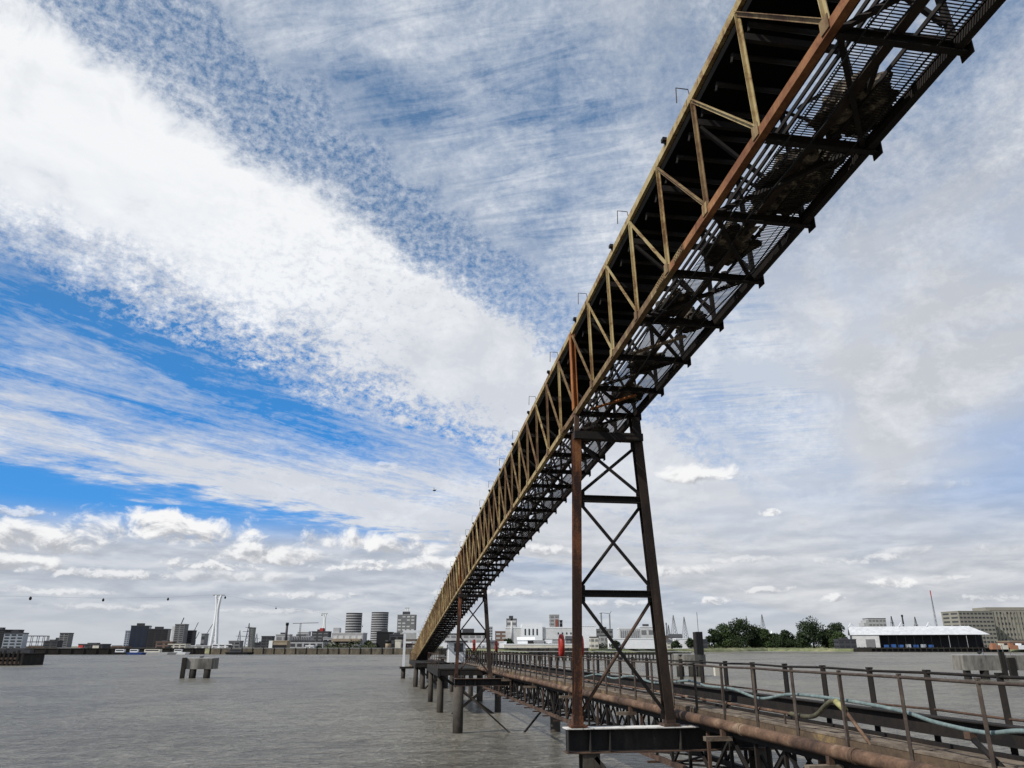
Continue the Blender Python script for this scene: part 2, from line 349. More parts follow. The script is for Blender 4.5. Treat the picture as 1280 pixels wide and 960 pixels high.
    def build(s, name, mat, parent=None, label=None, cat=None, group=None, kind=None):
        if parent is not None: loc = WL[parent.name]
        elif s.v:
            mn = [min(q[k] for q in s.v) for k in range(3)]; mx = [max(q[k] for q in s.v) for k in range(3)]
            loc = V(((mn[0] + mx[0]) / 2, (mn[1] + mx[1]) / 2, mn[2]))
        me = bpy.data.meshes.new(name); me.from_pydata([tuple(V(q) - loc) for q in s.v], [], s.f)
        me.polygons.foreach_set('use_smooth', s.sm)
        me.materials.append(M[mat]); me.update()
        o = bpy.data.objects.new(name, me); COL.objects.link(o)
        if parent is not None: o.parent = parent
        else: o.location = loc
        WL[o.name] = loc
        return props(o, label, cat, group, kind)
def B(fn): m = MB(); fn(m); return m
class Pool:
    """parts of one name: the first 100 each a mesh of its own, the rest one stuff mesh"""
    def __init__(s, name, mat, parent, cap=100): s.n = name; s.m = mat; s.p = parent; s.c = 0; s.rest = None; s.cap = cap
    def get(s):
        s.c += 1
        if s.c <= s.cap: s.cur = MB(); s.own = True
        else:
            if s.rest is None: s.rest = MB()
            s.cur = s.rest; s.own = False
        return s.cur
    def put(s, mat=None):
        if s.own: return s.cur.build(s.n, mat or s.m, s.p)
    def done(s):
        if s.rest: s.rest.build(s.n, s.m, s.p, kind='stuff')
def spline(pts, n=8):
    pts = [V(p) for p in pts]; o = []
    q = [pts[0] * 2 - pts[1]] + pts + [pts[-1] * 2 - pts[-2]]
    for i in range(1, len(q) - 2):
        a, b, c, d = q[i - 1:i + 3]
        for k in range(n):
            t = k / n; o.append(.5 * ((2 * b) + (c - a) * t + (2 * a - 5 * b + 4 * c - d) * t * t + (3 * b - a - 3 * c + d) * t ** 3))
    return o + [pts[-1]]

# ================================================================== SETTING: water, land
def disc(name, mat, z, R):
    m = MB(); rings = [0, 30, 80, 200, 500, 1200, 3000, 9000]; n = 64
    for r in rings:
        for k in range(n): m.v.append(V((r * cos(2 * pi * k / n), r * sin(2 * pi * k / n), z)))
    for a in range(len(rings) - 1):
        for k in range(n): k2 = (k + 1) % n; m.f.append((a * n + k, (a + 1) * n + k, (a + 1) * n + k2, a * n + k2)); m.sm.append(False)
    return m.build(name, mat, kind='structure')
disc('river_water', 'water', WATER, 9000)
GZ = -1.3                                                   # quay level on the far side
shore_px = [(-900, 822), (-300, 819.5), (0, 818), (140, 818), (262, 817.8), (400, 818), (530, 818), (600, 818.5), (735, 817), (860, 815.5), (960, 814), (1067, 814.6), (1250, 815), (1500, 816.5), (2300, 822)]
shore = [onz(x, y, WATER) for x, y in shore_px]
m = MB(); K = len(shore)
def landrow(k, back, z): 
    p = shore[k]; d = V((p.x, p.y, 0)).normalized(); q = p + d * back; return V((q.x, q.y, z))
rows = [(0, WATER - .6), (7, -3.1), (22, GZ), (60, GZ), (400, GZ + .5), (2500, GZ + 1.5), (7000, GZ + 1.5)]
for bk, z in rows:
    for k in range(K): m.v.append(landrow(k, bk, z))
for a in range(len(rows) - 1):
    for k in range(K - 1): m.f.append((a * K + k, a * K + k + 1, (a + 1) * K + k + 1, (a + 1) * K + k)); m.sm.append(False)
m.build('far_bank', 'grass', kind='structure')
# hard quay apron over the land on the left part of the far shore
m = MB(); idx = [k for k in range(K) if -350 < shore_px[k][0] < 740]
for k0, k1 in zip(idx, idx[1:]): m.quad(landrow(k0, 21.5, GZ + .02), landrow(k1, 21.5, GZ + .02), landrow(k1, 62, GZ + .03), landrow(k0, 62, GZ + .03)); m.quad(landrow(k0, 62, GZ + .03), landrow(k1, 62, GZ + .03), landrow(k1, 600, GZ + .75), landrow(k0, 600, GZ + .75)); m.quad(landrow(k0, .5, WATER + .02), landrow(k1, .5, WATER + .02), landrow(k1, 21.5, GZ + .02), landrow(k0, 21.5, GZ + .02))
m.build('quay_apron', 'quay', kind='structure')
# river walls along the working quays on the far side
def wall_px(x0, x1, y0, y1, mat, label, top=GZ + .05, back=-1.0, capm=None):
    a = onz(x0, y0, WATER); b = onz(x1, y1, WATER); t_ = thing('river_wall', label, 'river wall', (a + b) / 2)
    m = MB(); m.beam(V((a.x, a.y, (top + WATER - 1) / 2)), V((b.x, b.y, (top + WATER - 1) / 2)), 2.0, top - WATER + 1); m.build('wall_face', mat, t_); cop = 'timber' if mat == 'timber' else 'pale'
    m = MB(); m.beam(V((a.x, a.y, top + .14)), V((b.x, b.y, top + .14)), 2.4, .25); m.build('coping', cop, t_)
    m = MB(); d = b - a; n = int(d.length / 7)
    for k in range(n + 1):
        p = a + d * (k / max(1, n)); nn = V((p.x, p.y, 0)).normalized(); q = p - nn * 1.2; m.beam(V((q.x, q.y, WATER - .5)), V((q.x, q.y, top + .3)), .5, .5)
    m.build('fender_piles', 'timber', t_, kind='stuff')
wall_px(-200, 255, 819, 817.9, 'timber', 'low dark river wall at the foot of the dark towers and moored boats', top=GZ - .05)
wall_px(262, 532, 817.9, 818.1, 'quay', 'brown river wall left of the conveyor, below the grey warehouse and chimney')
wall_px(538, 735, 818.2, 817.4, 'quay', 'brown river wall below the long white factory')

# ================================================================== CONVEYOR GANTRY
GX, GW, GH = 4.75, 1.62, 2.43
def zb(y): return 7.211 - .071 * y if y < 52 else 3.519 - .081 * (y - 52)
def G(y, x=0., h=0.): return V((GX + x, y + .071 * h, zb(y) + h))
BAY = 1.773
Ys = [6.17 + BAY * k for k in range(-4, 76)]
YE = Ys[-1]
gt = thing('conveyor_gantry', 'long rusty yellow and black conveyor truss sloping across the sky to the jetty end', 'conveyor', G(60))
KINK = [Ys[0], 52.0, YE]
MB().beam(G(Ys[0]), G(11.35), .11, .145).build('bottom_chord', 'chord', gt)
MB().beam(G(11.352), G(20), .11, .145).build('bottom_chord', 'rusty', gt)
m = MB(); m.beam(G(20.002), G(52), .11, .145); m.beam(G(52), G(YE), .11, .145); m.build('bottom_chord', 'yellow', gt)
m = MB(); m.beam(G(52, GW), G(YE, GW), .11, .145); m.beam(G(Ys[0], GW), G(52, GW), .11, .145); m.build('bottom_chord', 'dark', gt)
for yy in (10.9, 11.85, 20.0, 29.0):
    m = MB(); m.beam(G(yy - .22, -.062), G(yy + .22, -.062), .012, .12)
    for k in range(6): m.tube([G(yy - .18 + .072 * k, -.07, .03), G(yy - .18 + .072 * k, -.082, .03)], .014, 6); m.tube([G(yy - .18 + .072 * k, -.07, -.03), G(yy - .18 + .072 * k, -.082, -.03)], .014, 6)
    m.build('splice_plate', 'rusty', gt)
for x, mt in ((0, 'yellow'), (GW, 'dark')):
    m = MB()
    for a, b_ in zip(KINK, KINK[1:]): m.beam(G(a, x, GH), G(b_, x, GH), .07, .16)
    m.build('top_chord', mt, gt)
SKEW = V((0, .071, 1))
posts = Pool('post', 'yellow', gt); diag = Pool('diagonal', 'yellow', gt); cross = Pool('cross_beam', 'dark', gt); lat = Pool('lateral_brace', 'dark', gt)
midb = Pool('belt_beam', 'dark', gt); gus = Pool('gusset', 'yellow', gt); egus = Pool('end_gusset', 'dark', gt); knee = Pool('knee_brace', 'dark', gt)
for i, y in enumerate(Ys):
    thick = abs(y - 18.58) < .3 or abs(y - 50.5) < .6
    m = posts.get()
    if thick: m.ibeam(G(y, -.03, .08), G(y, -.03, GH - .08), .2, .13, .02, (1, 0, 0)); posts.put('orange')
    else: m.angle(G(y, -.02, .08), G(y, -.02, GH - .08), .07, .06, .012, (1, 0, 0)); posts.put('rusty' if random.random() < (.22 if y < 18 else .6) else None)
    m = cross.get(); m.ibeam(G(y, .07, -.03), G(y, GW + .12, -.03), .09, .13, .014); cross.put()
    m = midb.get(); m.beam(G(y, .03, 1.84), G(y, GW - .03, 1.84), .07, .12); midb.put()
    m = gus.get(); m.box(G(y, -.068, .06), .012, .17, .2); gus.put('rusty' if i % 3 else 'yellow')
    m = egus.get(); m.box(G(y, GW + .135, -.05), .014, .2, .2); egus.put()
    if i:
        y0 = Ys[i - 1]
        m = diag.get(); m.angle(G(y, -.045, GH - .12), G(y0, -.045, .12), .07, .06, .011, (1, 0, 0)); diag.put('rusty' if random.random() < (.15 if y < 18 else .7) else None)
        m = lat.get()
        if i % 2: m.beam(G(y0, .1, .0), G(y, GW - .08, .0), .07, .06)
        else: m.beam(G(y0, GW - .08, .0), G(y, .1, .0), .07, .06)
        lat.put()
        if i % 2 == 0: m = knee.get(); m.beam(G(y, .05, 1.74), G(y, GW - .06, .35), .06, .06); knee.put()
for p_ in (posts, diag, cross, lat, midb, gus, egus, knee): p_.done()
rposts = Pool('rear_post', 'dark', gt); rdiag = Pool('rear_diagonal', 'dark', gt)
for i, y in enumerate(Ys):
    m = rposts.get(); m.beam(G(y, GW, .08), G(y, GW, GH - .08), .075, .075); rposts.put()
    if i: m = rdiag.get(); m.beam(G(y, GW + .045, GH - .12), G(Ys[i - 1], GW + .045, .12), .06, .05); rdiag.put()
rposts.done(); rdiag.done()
# roof covers over the belt: curved dark sheets, and the belt deck on the belt beams
m = MB()
for a, b_ in zip(KINK, KINK[1:]):
    prof = [(-.03, 2.40), (.2, 2.44), (.5, 2.52), (.81, 2.56), (1.12, 2.52), (1.42, 2.42), (1.56, 2.33)]
    for (x0, h0), (x1, h1) in zip(prof, prof[1:]):
        m.hexa([G(a, x0, h0), G(a, x1, h1), G(b_, x1, h1), G(b_, x0, h0), G(a, x0, h0 + .02), G(a, x1, h1 + .02), G(b_, x1, h1 + .02), G(b_, x0, h0 + .02)])
m.build('roof_cover', 'black', gt)
m = MB()
for a, b_ in zip(KINK, KINK[1:]):
    for x0, h0, x1, h1 in ((.02, 2.30, .04, 2.16), (.03, 2.22, 1.30, 2.22), (1.30, 2.2, 1.32, 2.36)):
        m.beam(G(a, (x0 + x1) / 2, (h0 + h1) / 2), G(b_, (x0 + x1) / 2, (h0 + h1) / 2), max(.02, x1 - x0), max(.02, abs(h1 - h0)))
m.build('belt_trough', 'black', gt)
# floor of the gantry: stringers and open grating
for x, w in ((.14, .02), (.25, .025), (.36, .03), (.86, .13), (1.10, .025), (1.58, .03)):
    m = MB()
    for a, b_ in zip(KINK, KINK[1:]): m.beam(G(a, x, .07), G(b_, x, .07), w, .06)
    m.build('stringer', 'brownleg' if w > .1 else 'dark', gt)
def grating(x0, x1, y0, y1, step):
    m = MB(); y = y0
    while y < y1:
        m.beam(G(y, x0, .05), G(y, x1, .05), .017, .006); y += step
    n = max(2, int((x1 - x0) / .16))
    for k in range(n + 1):
        x = x0 + (x1 - x0) * k / n; kk = [q for q in (y0, 52.0, y1) if y0 <= q <= y1]
        for a, b_ in zip(kk, kk[1:]): m.beam(G(a, x, .058), G(b_, x, .058), .01, .006)
    return m
grating(.42, .78, Ys[0], 40, .044).build('floor_grating', 'dark', gt)
grating(1.12, 1.56, Ys[0], 40, .044).build('floor_grating', 'dark', gt)
grating(.42, .78, 40, YE, .13).build('floor_grating', 'dark', gt)
grating(1.12, 1.56, 40, YE, .13).build('floor_grating', 'dark', gt)
# hanging idlers and clutter under the floor
for k in range(46):
    y = 17 + k * 1.35 + random.uniform(-.3, .3); m = MB(); x = random.uniform(.3, .9)
    m.beam(G(y, x, -.05), G(y + random.uniform(.3, .9), x + random.uniform(-.25, .5), .25), .05, .05); m.build('return_idler_bracket', 'brown' if k % 3 == 0 else 'dark', gt)
for k_ in range(30):
    y_ = 3.2 + k_ * .59; m = MB(); m.tube([G(y_, .12, 2.10), G(y_, 1.24, 2.10)], .045, 8); m.tube([G(y_, .10, 1.95), G(y_, .14, 2.10)], .02, 5); m.build('idler_roller', 'dark', gt)
for xo, hh, am in ((.30, -.10, .10), (.62, -.06, .16), (1.3, -.08, .07)):
    m = MB(); m.tube([G(y_, xo + .03 * sin(y_ * 1.3), hh - am * abs(sin((y_ - 6.17) * pi / (2 * BAY)))) for y_ in [Ys[0] + .3 * q for q in range(130)]], .014, 5); m.build('cable', 'blk', gt)
for k_ in range(26):
    y_ = 2.5 + k_ * .83 + random.uniform(-.2, .2); x_ = random.uniform(.1, 1.1); m = MB()
    m.beam(G(y_, x_, .12), G(y_ + random.uniform(-.35, .5), x_ + random.uniform(.15, .5), .12 + random.uniform(-.06, .5)), random.uniform(.04, .09), .03); m.build('loose_bracket', random.choice(['dark', 'brownleg', 'dark']), gt)
# hoops and small lamps on the top chord
for k, y in enumerate(Ys):
    if k % 2 == 0:
        yy = y + .1; m = MB(); m.tube([G(yy, 0, GH + .07), G(yy, -.02, GH + .24), G(yy, -.24, GH + .24), G(yy + .02, -.25, GH - .08)], .010, 5); m.build('hoop', 'brown', gt)
    else:
        m = MB(); yy = y - .55; m.box(G(yy, -.07, GH + .09), .08, .11, .07); m.beam(G(yy, -.05, GH), G(yy, -.1, GH + .08), .03, .03); m.build('lamp', 'blk', gt)
# end closure plates (yellow) along the lower end
m = MB(); m.beam(G(YE, -.06, 0), G(YE, -.06, GH), .3, .02, (0, 1, 0)); m.build('end_frame', 'yellow', gt)
# material heaps spilt on the grating
def heap(c, rx, ry, rz, seed, label):
    m = MB(); m.lump(c, rx, ry, rz, 22, 36, .55, 1.9, seed); rnd = random.Random(seed)
    for k in range(60):
        a = rnd.uniform(0, 2 * pi); r = rnd.uniform(.6, 1.25); q = V(c) + V((cos(a) * rx * r * .9, sin(a) * ry * r, rnd.uniform(-.03, .05)))
        q.x = min(q.x, GX + GW - .1); m.lump(q, .05, .06, .04, 4, 6, .5, 2, seed + k)
    m.build('spillage_heap', 'spill', None, label, 'spillage', 'heaps of spilt material on the gantry floor')
heap(G(9.1, 1.12, .16), .46, .85, .4, 1, 'large black heap of spilt material on the gantry grating, second from the top')
heap(G(7.45, 1.15, .14), .40, .5, .32, 2, 'black heap of spilt material highest on the gantry, nearest the top right corner')
heap(G(10.7, .85, .12), .36, .6, .26, 3, 'brown broken heap of spilt material between the two gratings, left of the large black heap')
heap(G(15.6, .95, .12), .35, .5, .3, 4, 'dark heap of spilt material on the gantry floor three bays above the near trestle tower')
heap(G(17.6, 1.1, .12), .34, .5, .3, 5, 'dark heap of spilt material on the gantry floor just above the near trestle tower')
heap(G(12.9, .6, .12), .26, .55, .2, 6, 'low brown clod of spilt material beside the chord four bays above the trestle')
heap(G(13.6, 1.25, .14), .24, .4, .26, 7, 'small dark clod of spilt material on the outer grating five bays above the trestle')
heap(G(20.6, .95, .12), .36, .7, .3, 8, 'dark heap of spilt material on the gantry floor just beyond the near trestle tower')
m = MB(); m.beam(G(14.6, .25, -.14), G(13.7, 1.15, -.10), .12, .03); m.build('loose_plank', 'wood', None, 'pale plank lying skewed under the gantry floor above the near trestle tower', 'plank')
m = MB(); m.beam(G(17.9, .2, -.16), G(16.9, 1.1, -.12), .1, .03); m.build('loose_plank', 'orange', None, 'rusty plank caught under the gantry floor right beside the near trestle top', 'plank')

# ================================================================== TRESTLE TOWERS
def tower(name_label, yb, yt, x0b, x1b, zbase, ztop, levels, w, matL, matR, foot=True):
    A0 = V((x0b, yb, zbase)); A1 = V((GX - .02, yt, ztop)); B0 = V((x1b, yb, zbase)); B1 = V((GX + GW, yt, ztop))
    t_ = thing('trestle_tower', name_label, 'trestle tower', (A0 + B0) / 2, 'trestle towers under the conveyor')
    at = lambda a, b, z: a + (b - a) * ((z - zbase) / (ztop - zbase))
    top = zb(yt) - .08
    MB().ibeam(A0 + V((0, 0, .1)), at(A0, A1, ztop), w, w, .022, (0, 1, 0)).build('leg', matL, t_)
    MB().ibeam(B0 + V((0, 0, .1)), at(B0, B1, top), w * 1.15, w * 1.15, .022, (0, 1, 0)).build('leg', matR, t_)
    m = MB(); p = at(A0, A1, ztop); m.beam(p, V((GX, p.y, top)), w * .5, w * .6); m.build('bearing', 'brown', t_)
    m = MB(); m.beam(at(A0, A1, ztop) + V((-.1, -.08, -.09)), at(B0, B1, ztop) + V((.12, -.08, -.09)), w * 1.3, .2); m.build('head_beam', 'dark', t_)
    for z in levels: m = MB(); m.ibeam(at(A0, A1, z) + V((w * .45, 0, 0)), at(B0, B1, z) - V((w * .5, 0, 0)), w * .8, .17, .02); m.build('cross_beam', 'dark', t_)
    zs = [ztop - .2] + levels + [zbase + .15]
    for i in range(len(zs) - 1):
        hi_, lo = zs[i] - .1, zs[i + 1] + .1
        MB().beam(at(A0, A1, hi_) + V((.05, -.05, 0)), at(B0, B1, lo) + V((-.05, -.05, 0)), .085, .02, (0, 1, 0)).build('brace', 'dark', t_)
        MB().tube([at(A0, A1, lo) + V((.05, .05, 0)), at(B0, B1, hi_) + V((-.05, .05, 0))], .042, 8).build('brace', 'brown' if i == len(zs) - 2 else 'dark', t_)  # lowest brace gets a lighter brown: sunlight put into its colour
        for q, sg in ((at(A0, A1, lo), 1), (at(A0, A1, hi_), 1), (at(B0, B1, lo), -1), (at(B0, B1, hi_), -1)):
            m = MB(); m.box(q + V((sg * w * .6, -.03, 0)), .16, .014, .2); m.build('brace_plate', 'dark', t_)
    for q in (A0, B0):
        m = MB(); m.box(q + V((0, 0, .03)), w * 2.0, w * 2.0, .05)
        m.hexa([q + V((x * w * (.95 if z == .05 else .6), y * w * .6, z)) for z in (.055, .26) for x, y in ((-1, -1), (1, -1), (1, 1), (-1, 1))])
        m.build('base_plate', 'leg_rust' if q is A0 else 'brown', t_)
    return t_
tower('tall near trestle tower with an orange rusted left leg, on the bird-stained beam', 19.38, 18.58, 4.74, 7.08, -1.85, 5.32, [3.62, 1.26], .205, 'leg_rust', 'brownleg')
tower('small far trestle tower under the lower part of the conveyor', 49.4, 50.45, 4.5, 6.62, -1.85, 3.2, [.74], .2, 'leg_rust', 'brownleg')

# ================================================================== BENTS (piles + cap beams)
def bent(label, y, x0, x1, ztop, hh, pilex, mat='webplate', r=.3, square=False, brace=True, flange='guano'):
    t_ = thing('pile_bent', label, 'pile support', ((x0 + x1) / 2, y, WATER), 'piled supports in the river')
    m = MB(); m.beam((x0, y, ztop - hh / 2), (x1, y, ztop - hh / 2), .03, hh - .05); 
    for k in range(6):
        x = x0 + .02 + (x1 - x0 - .04) * [0, .10, .19, .52, .72, .98][k]
        m.box((x, y - .12, ztop - hh / 2), .02, .2, hh - .055)
    m.build('beam_web', mat, t_)
    m = MB(); m.beam((x0 - .03, y, ztop - .013), (x1 + .03, y, ztop - .013), .5, .024); m.build('top_flange', flange, t_)
    m = MB(); m.beam((x0 - .03, y, ztop - hh), (x1 + .03, y, ztop - hh), .5, .024); m.build('bottom_flange', 'brown', t_)
    for px in pilex:
        m = MB()
        if square:
            m.ibeam((px, y, WATER - 1.5), (px, y, ztop - hh - .02), .42, .42, .04, (0, 1, 0)); m.box((px + .0, y - .2, (WATER - 1 + ztop - hh) / 2), .10, .03, ztop - hh - WATER + .8)
        else: m.tube([(px, y, WATER - 1.5), (px, y, ztop - hh - .02)], r, 20)
        m.build('pile', 'pile', t_)
    if brace and len(pilex) > 1:
        a, b_ = pilex[0], pilex[-1]; mid = a + (b_ - a) * .58
        MB().beam((a + .1, y - .1, ztop - hh - .1), (mid, y - .1, WATER - .3), .09, .22, (0, 1, 0)).build('brace', 'pile', t_)
        MB().beam((b_ - .1, y - .1, ztop - hh - .6), (mid + .3, y - .1, WATER - .3), .09, .22, (0, 1, 0)).build('brace', 'dark', t_)
    return t_
bent('heavy beam and piles under the near trestle tower, its top flange white with droppings', 19.4, 4.45, 9.9, -1.86, .54, [5.02, 10.5][:1] + [9.4], square=True)
bent('beam on round piles with a V brace under the far trestle tower', 49.0, 4.35, 10.9, -1.86, .42, [4.62, 10.6], r=.31, flange='brown')
# end platforms further along
def platform(label, x0, x1, y0, y1, z, piles, mat='brown'):
    t_ = thing('pile_platform', label, 'platform', ((x0 + x1) / 2, (y0 + y1) / 2, WATER), 'low platforms below the conveyor foot')
    m = MB(); m.box(((x0 + x1) / 2, (y0 + y1) / 2, z - .06), x1 - x0, y1 - y0, .12); m.build('deck', 'timber', t_)
    m = MB()
    for x in (x0 + .1, x1 - .1): m.beam((x, y0, z - .35), (x, y1, z - .35), .2, .45)
    for k in range(4): y = y0 + .12 + (y1 - y0 - .24) * k / 3; m.beam((x0 + .22, y, z - .32), (x1 - .22, y, z - .32), .2, .38)
    m.build('girders', 'dark', t_)
    for (px, py, r, mt) in piles: MB().tube([(px, py, WATER - 1.5), (px, py, z - .5)], r, 16).build('pile', mt, t_)
    m = MB()
    for k in range(7):
        y = y0 + (y1 - y0) * k / 6; m.beam((x0 + .05, y, z), (x0 + .05, y, z + 1.05), .05, .05)
    for h in (.55, 1.05): m.beam((x0 + .05, y0, z + h), (x0 + .05, y1, z + h), .04, .04)
    m.build('rail', 'brown', t_)
    MB().beam((x0 + .4, y0 + .3, z - .6), (x1 - .6, y0 + .5, WATER - .3), .12, .2).build('brace', 'dark', t_)
    MB().beam((x1 - .4, y0 + .3, z - .6), (x0 + .9, y0 + .5, WATER - .3), .12, .2).build('brace', 'dark', t_)
    return t_
platform('platform on a dark pile and a pale pile just beyond the far trestle tower', 4.2, 9.6, 62, 77, -1.62, [(4.55, 76.2, .24, 'pile'), (5.45, 76.2, .32, 'pilepale'), (9.2, 76.2, .3, 'pile'), (4.6, 64, .26, 'pile'), (9.2, 64, .26, 'pile')])
platform('narrow platform on dark piles under the lowest part of the conveyor', 3.9, 8.2, 98, 122, -1.9, [(4.25, 104, .3, 'pile'), (5.7, 118, .3, 'pile'), (4.9, 99, .3, 'pile'), (7.8, 100, .3, 'pile'), (7.8, 119, .3, 'pile')])
# white portal frame at the very end
t_ = thing('portal_frame', 'white portal frame on dark piles beside the foot of the conveyor', 'frame', (4.2, 131, WATER))
m = MB(); m.beam((3.3, 131, -3.2), (3.3, 131, 2.1), .38, .38); m.build('column', 'white', t_)
m = MB(); m.beam((7.4, 131, -3.2), (7.4, 131, 2.1), .38, .38); m.build('column', 'white', t_)
m = MB(); m.beam((3.0, 131, 2.3), (8.4, 131, 2.3), .45, .4); m.build('head_beam', 'white', t_)
m = MB(); m.beam((3.0, 134, 1.0), (8.4, 134, 1.0), .3, .25); m.beam((3.6, 131.3, .3), (7, 131.3, .3), .2, .2); m.build('mid_beam', 'brown', t_)
for x in (3.3, 7.4): MB().tube([(x, 131, WATER - 1), (x, 131, -3.2)], .36, 14).build('pile', 'pile', t_)
m = MB(); m.box((5.3, 131, -3.25), 5.2, 1.6, .3); m.build('cap', 'timber', t_)
# cabin by the far trestle
t_ = thing('control_cabin', 'small white cabin with a dark window on the jetty behind the far trestle tower', 'cabin', (7.2, 80, -1.6))
m = MB(); m.box((7.2, 80, -.55), 1.7, 2.4, 1.9); m.build('wall', 'white', t_)
m = MB(); m.box((7.2, 80, .47), 2.0, 2.7, .12); m.build('roof', 'dgrey', t_)
m = MB(); m.box((7.35, 78.78, -.1), .9, .05, .8); m.build('window', 'glass', t_)
m = MB(); m.box((6.33, 80.2, -.65), .05, .8, 1.6); m.build('door', 'grey', t_)

# ================================================================== JETTY WALKWAY
Z0 = -1.50
jt = thing('jetty', 'rusty truss jetty with a board walkway running along the right of the trestle towers', 'jetty', (8.5, 30, WATER))
YA, YB = 2.5, 62.0
m = MB(); y = YA; rnd = random.Random(3)
for x0, x1 in ((8.08, 8.30), (8.31, 8.53), (8.54, 8.78)):
    y = YA - rnd.random()
    while y < YB:
        L = rnd.uniform(2.6, 3.6); m.box(((x0 + x1) / 2, y + L / 2, Z0 - .02 + rnd.uniform(-.006, .006)), x1 - x0 - .006, L - .01, .04); y += L
m.build('deck_boards', 'wood', jt)
m = MB(); m.box((8.5, (122 + 62) / 2, Z0 - .04), 1.5, 60, .06); m.build('deck_boards', 'wood', jt)
m = MB(); m.beam((7.885, YA, Z0 - .165), (7.885, YB, Z0 - .165), .02, .32)
y = YA
while y < YB: m.box((7.87, y, Z0 - .165), .010, .03, .3); y += 2.6
m.build('side_plate', 'plate', jt)
MB().beam((7.965, YA, Z0 + .02), (7.965, YB, Z0 + .02), .15, .035).build('kerb_board', 'wood', jt)
MB().beam((8.86, YA, Z0 - .05), (8.86, YB, Z0 - .05), .1, .2).build('deck_stringer', 'dark', jt)
# trough girder beyond the boards
for nm, b0, b1 in (('cable_trough', YA, 120),):
    m = MB(); m.beam((9.12, b0, -1.235), (9.12, b1, -1.235), .05, .24); m.beam((9.12, b0, -1.105), (9.12, b1, -1.105), .26, .02); m.beam((9.12, b0, -1.365), (9.12, b1, -1.365), .26, .02)
    m.build(nm, 'dark', jt)
m = MB(); m.beam((9.28, YA, -1.68), (9.28, YB, -1.68), .14, .28); m.build('edge_girder', 'dark', jt)
tc_ = [(7.8, 'brown'), (9.3, 'dark')]
vs = Pool('vertical_strut', 'dark', jt); ds = Pool('diagonal_strut', 'dark', jt); cb = Pool('floor_beam', 'dark', jt); lb = Pool('lower_beam', 'brown', jt)
ZT, ZB_ = -1.84, -2.97
for x, mt in tc_:
    MB().beam((x, YA, ZT), (x, YB, ZT), .1, .15).build('top_chord', 'dark', jt)
    MB().beam((x, YA, ZB_), (x, YB, ZB_), .12, .13).build('bottom_chord', mt, jt)
nb = int((YB - YA) / 1.25)
for k in range(nb + 1):
    y = YA + 1.25 * k
    for x, mt in tc_:
        m = vs.get(); m.beam((x, y, ZT - .07), (x, y, ZB_ + .06), .07, .07); vs.put('brown' if k % 4 == 1 and x < 8 else None)
        if k:
            m = ds.get(); a, b_ = ((y - 1.25), y) if k % 2 else (y, y - 1.25)
            m.beam((x + .03, a, ZT - .07), (x + .03, b_, ZB_ + .06), .06, .06); ds.put()
            if x > 9: m = ds.get(); m.beam((x - .04, b_, ZT - .07), (x - .04, a, ZB_ + .06), .045, .045); ds.put()
    m = cb.get(); m.beam((7.86, y, -1.72), (9.22, y, -1.72), .08, .16)
    cb.put()
    if k % 2 == 0: m = lb.get(); m.beam((7.5, y, ZB_ - .1), (9.6, y, ZB_ - .1), .07, .06); lb.put()
vs.done(); ds.done(); cb.done()
m = MB()
for k in range(nb): y = YA + 1.25 * k; m.beam((7.86, y, ZB_ + .02) if k % 2 else (9.24, y, ZB_ + .02), (9.24, y + 1.25, ZB_ + .02) if k % 2 else (7.86, y + 1.25, ZB_ + .02), .05, .05)
m.build('bottom_bracing', 'dark', jt)
# piles of the jetty beyond the truss
for y in (84, 92, 108):
    for x in (7.9, 9.2): MB().tube([(x, y, WATER - 1.5), (x, y, Z0 - .1)], .25, 12).build('pile', 'pile', jt)
# handrails
def rail(label, x, ys, ztop, w, mats, midz=None, yend=None, lowz=None):
    t_ = thing('handrail', label, 'handrail', (x, ys[0], Z0))
    pp = Pool('post', mats, t_, 100)
    for y in ys:
        m = pp.get(); j = random.uniform(-.012, .012)
        m.beam((x, y, Z0 - .25), (x + j, y + j, ztop + .03), w, w); m.box((x + j, y + j, ztop + .04), w * 1.08, w * 1.08, .03); pp.put()
    pp.done()
    m = MB(); m.tube([(x - w * .2, y, ztop + (.012 * sin(y * 1.7))) for y in [ys[0] - 3] + list(ys) + [yend or ys[-1]]], .024, 8); m.build('top_rail', mats, t_)
    if midz: m = MB(); m.tube([(x, y, midz + .01 * sin(y * 2.1)) for y in [ys[0] - 3] + list(ys)], .02, 8); m.build('mid_rail', 'brown', t_)
    return t_
M['railgrey'] = weather('worn_grey_rail', [(.02, .015, .012), (.06, .044, .035), (.13, .11, .09)], 5, .75, 0, .2, 1)
rail('thin near handrail along the walkway on the side of the rusty pipe', 7.86, [6.34 + 1.64 * k for k in range(66)], -.45, .05, 'railgrey')
rail('dark far handrail with thick posts and a middle rail, beyond the walkway', 9.38, [7.68 + 1.66 * k for k in range(64)], -.44, .09, 'dark', -1.03)
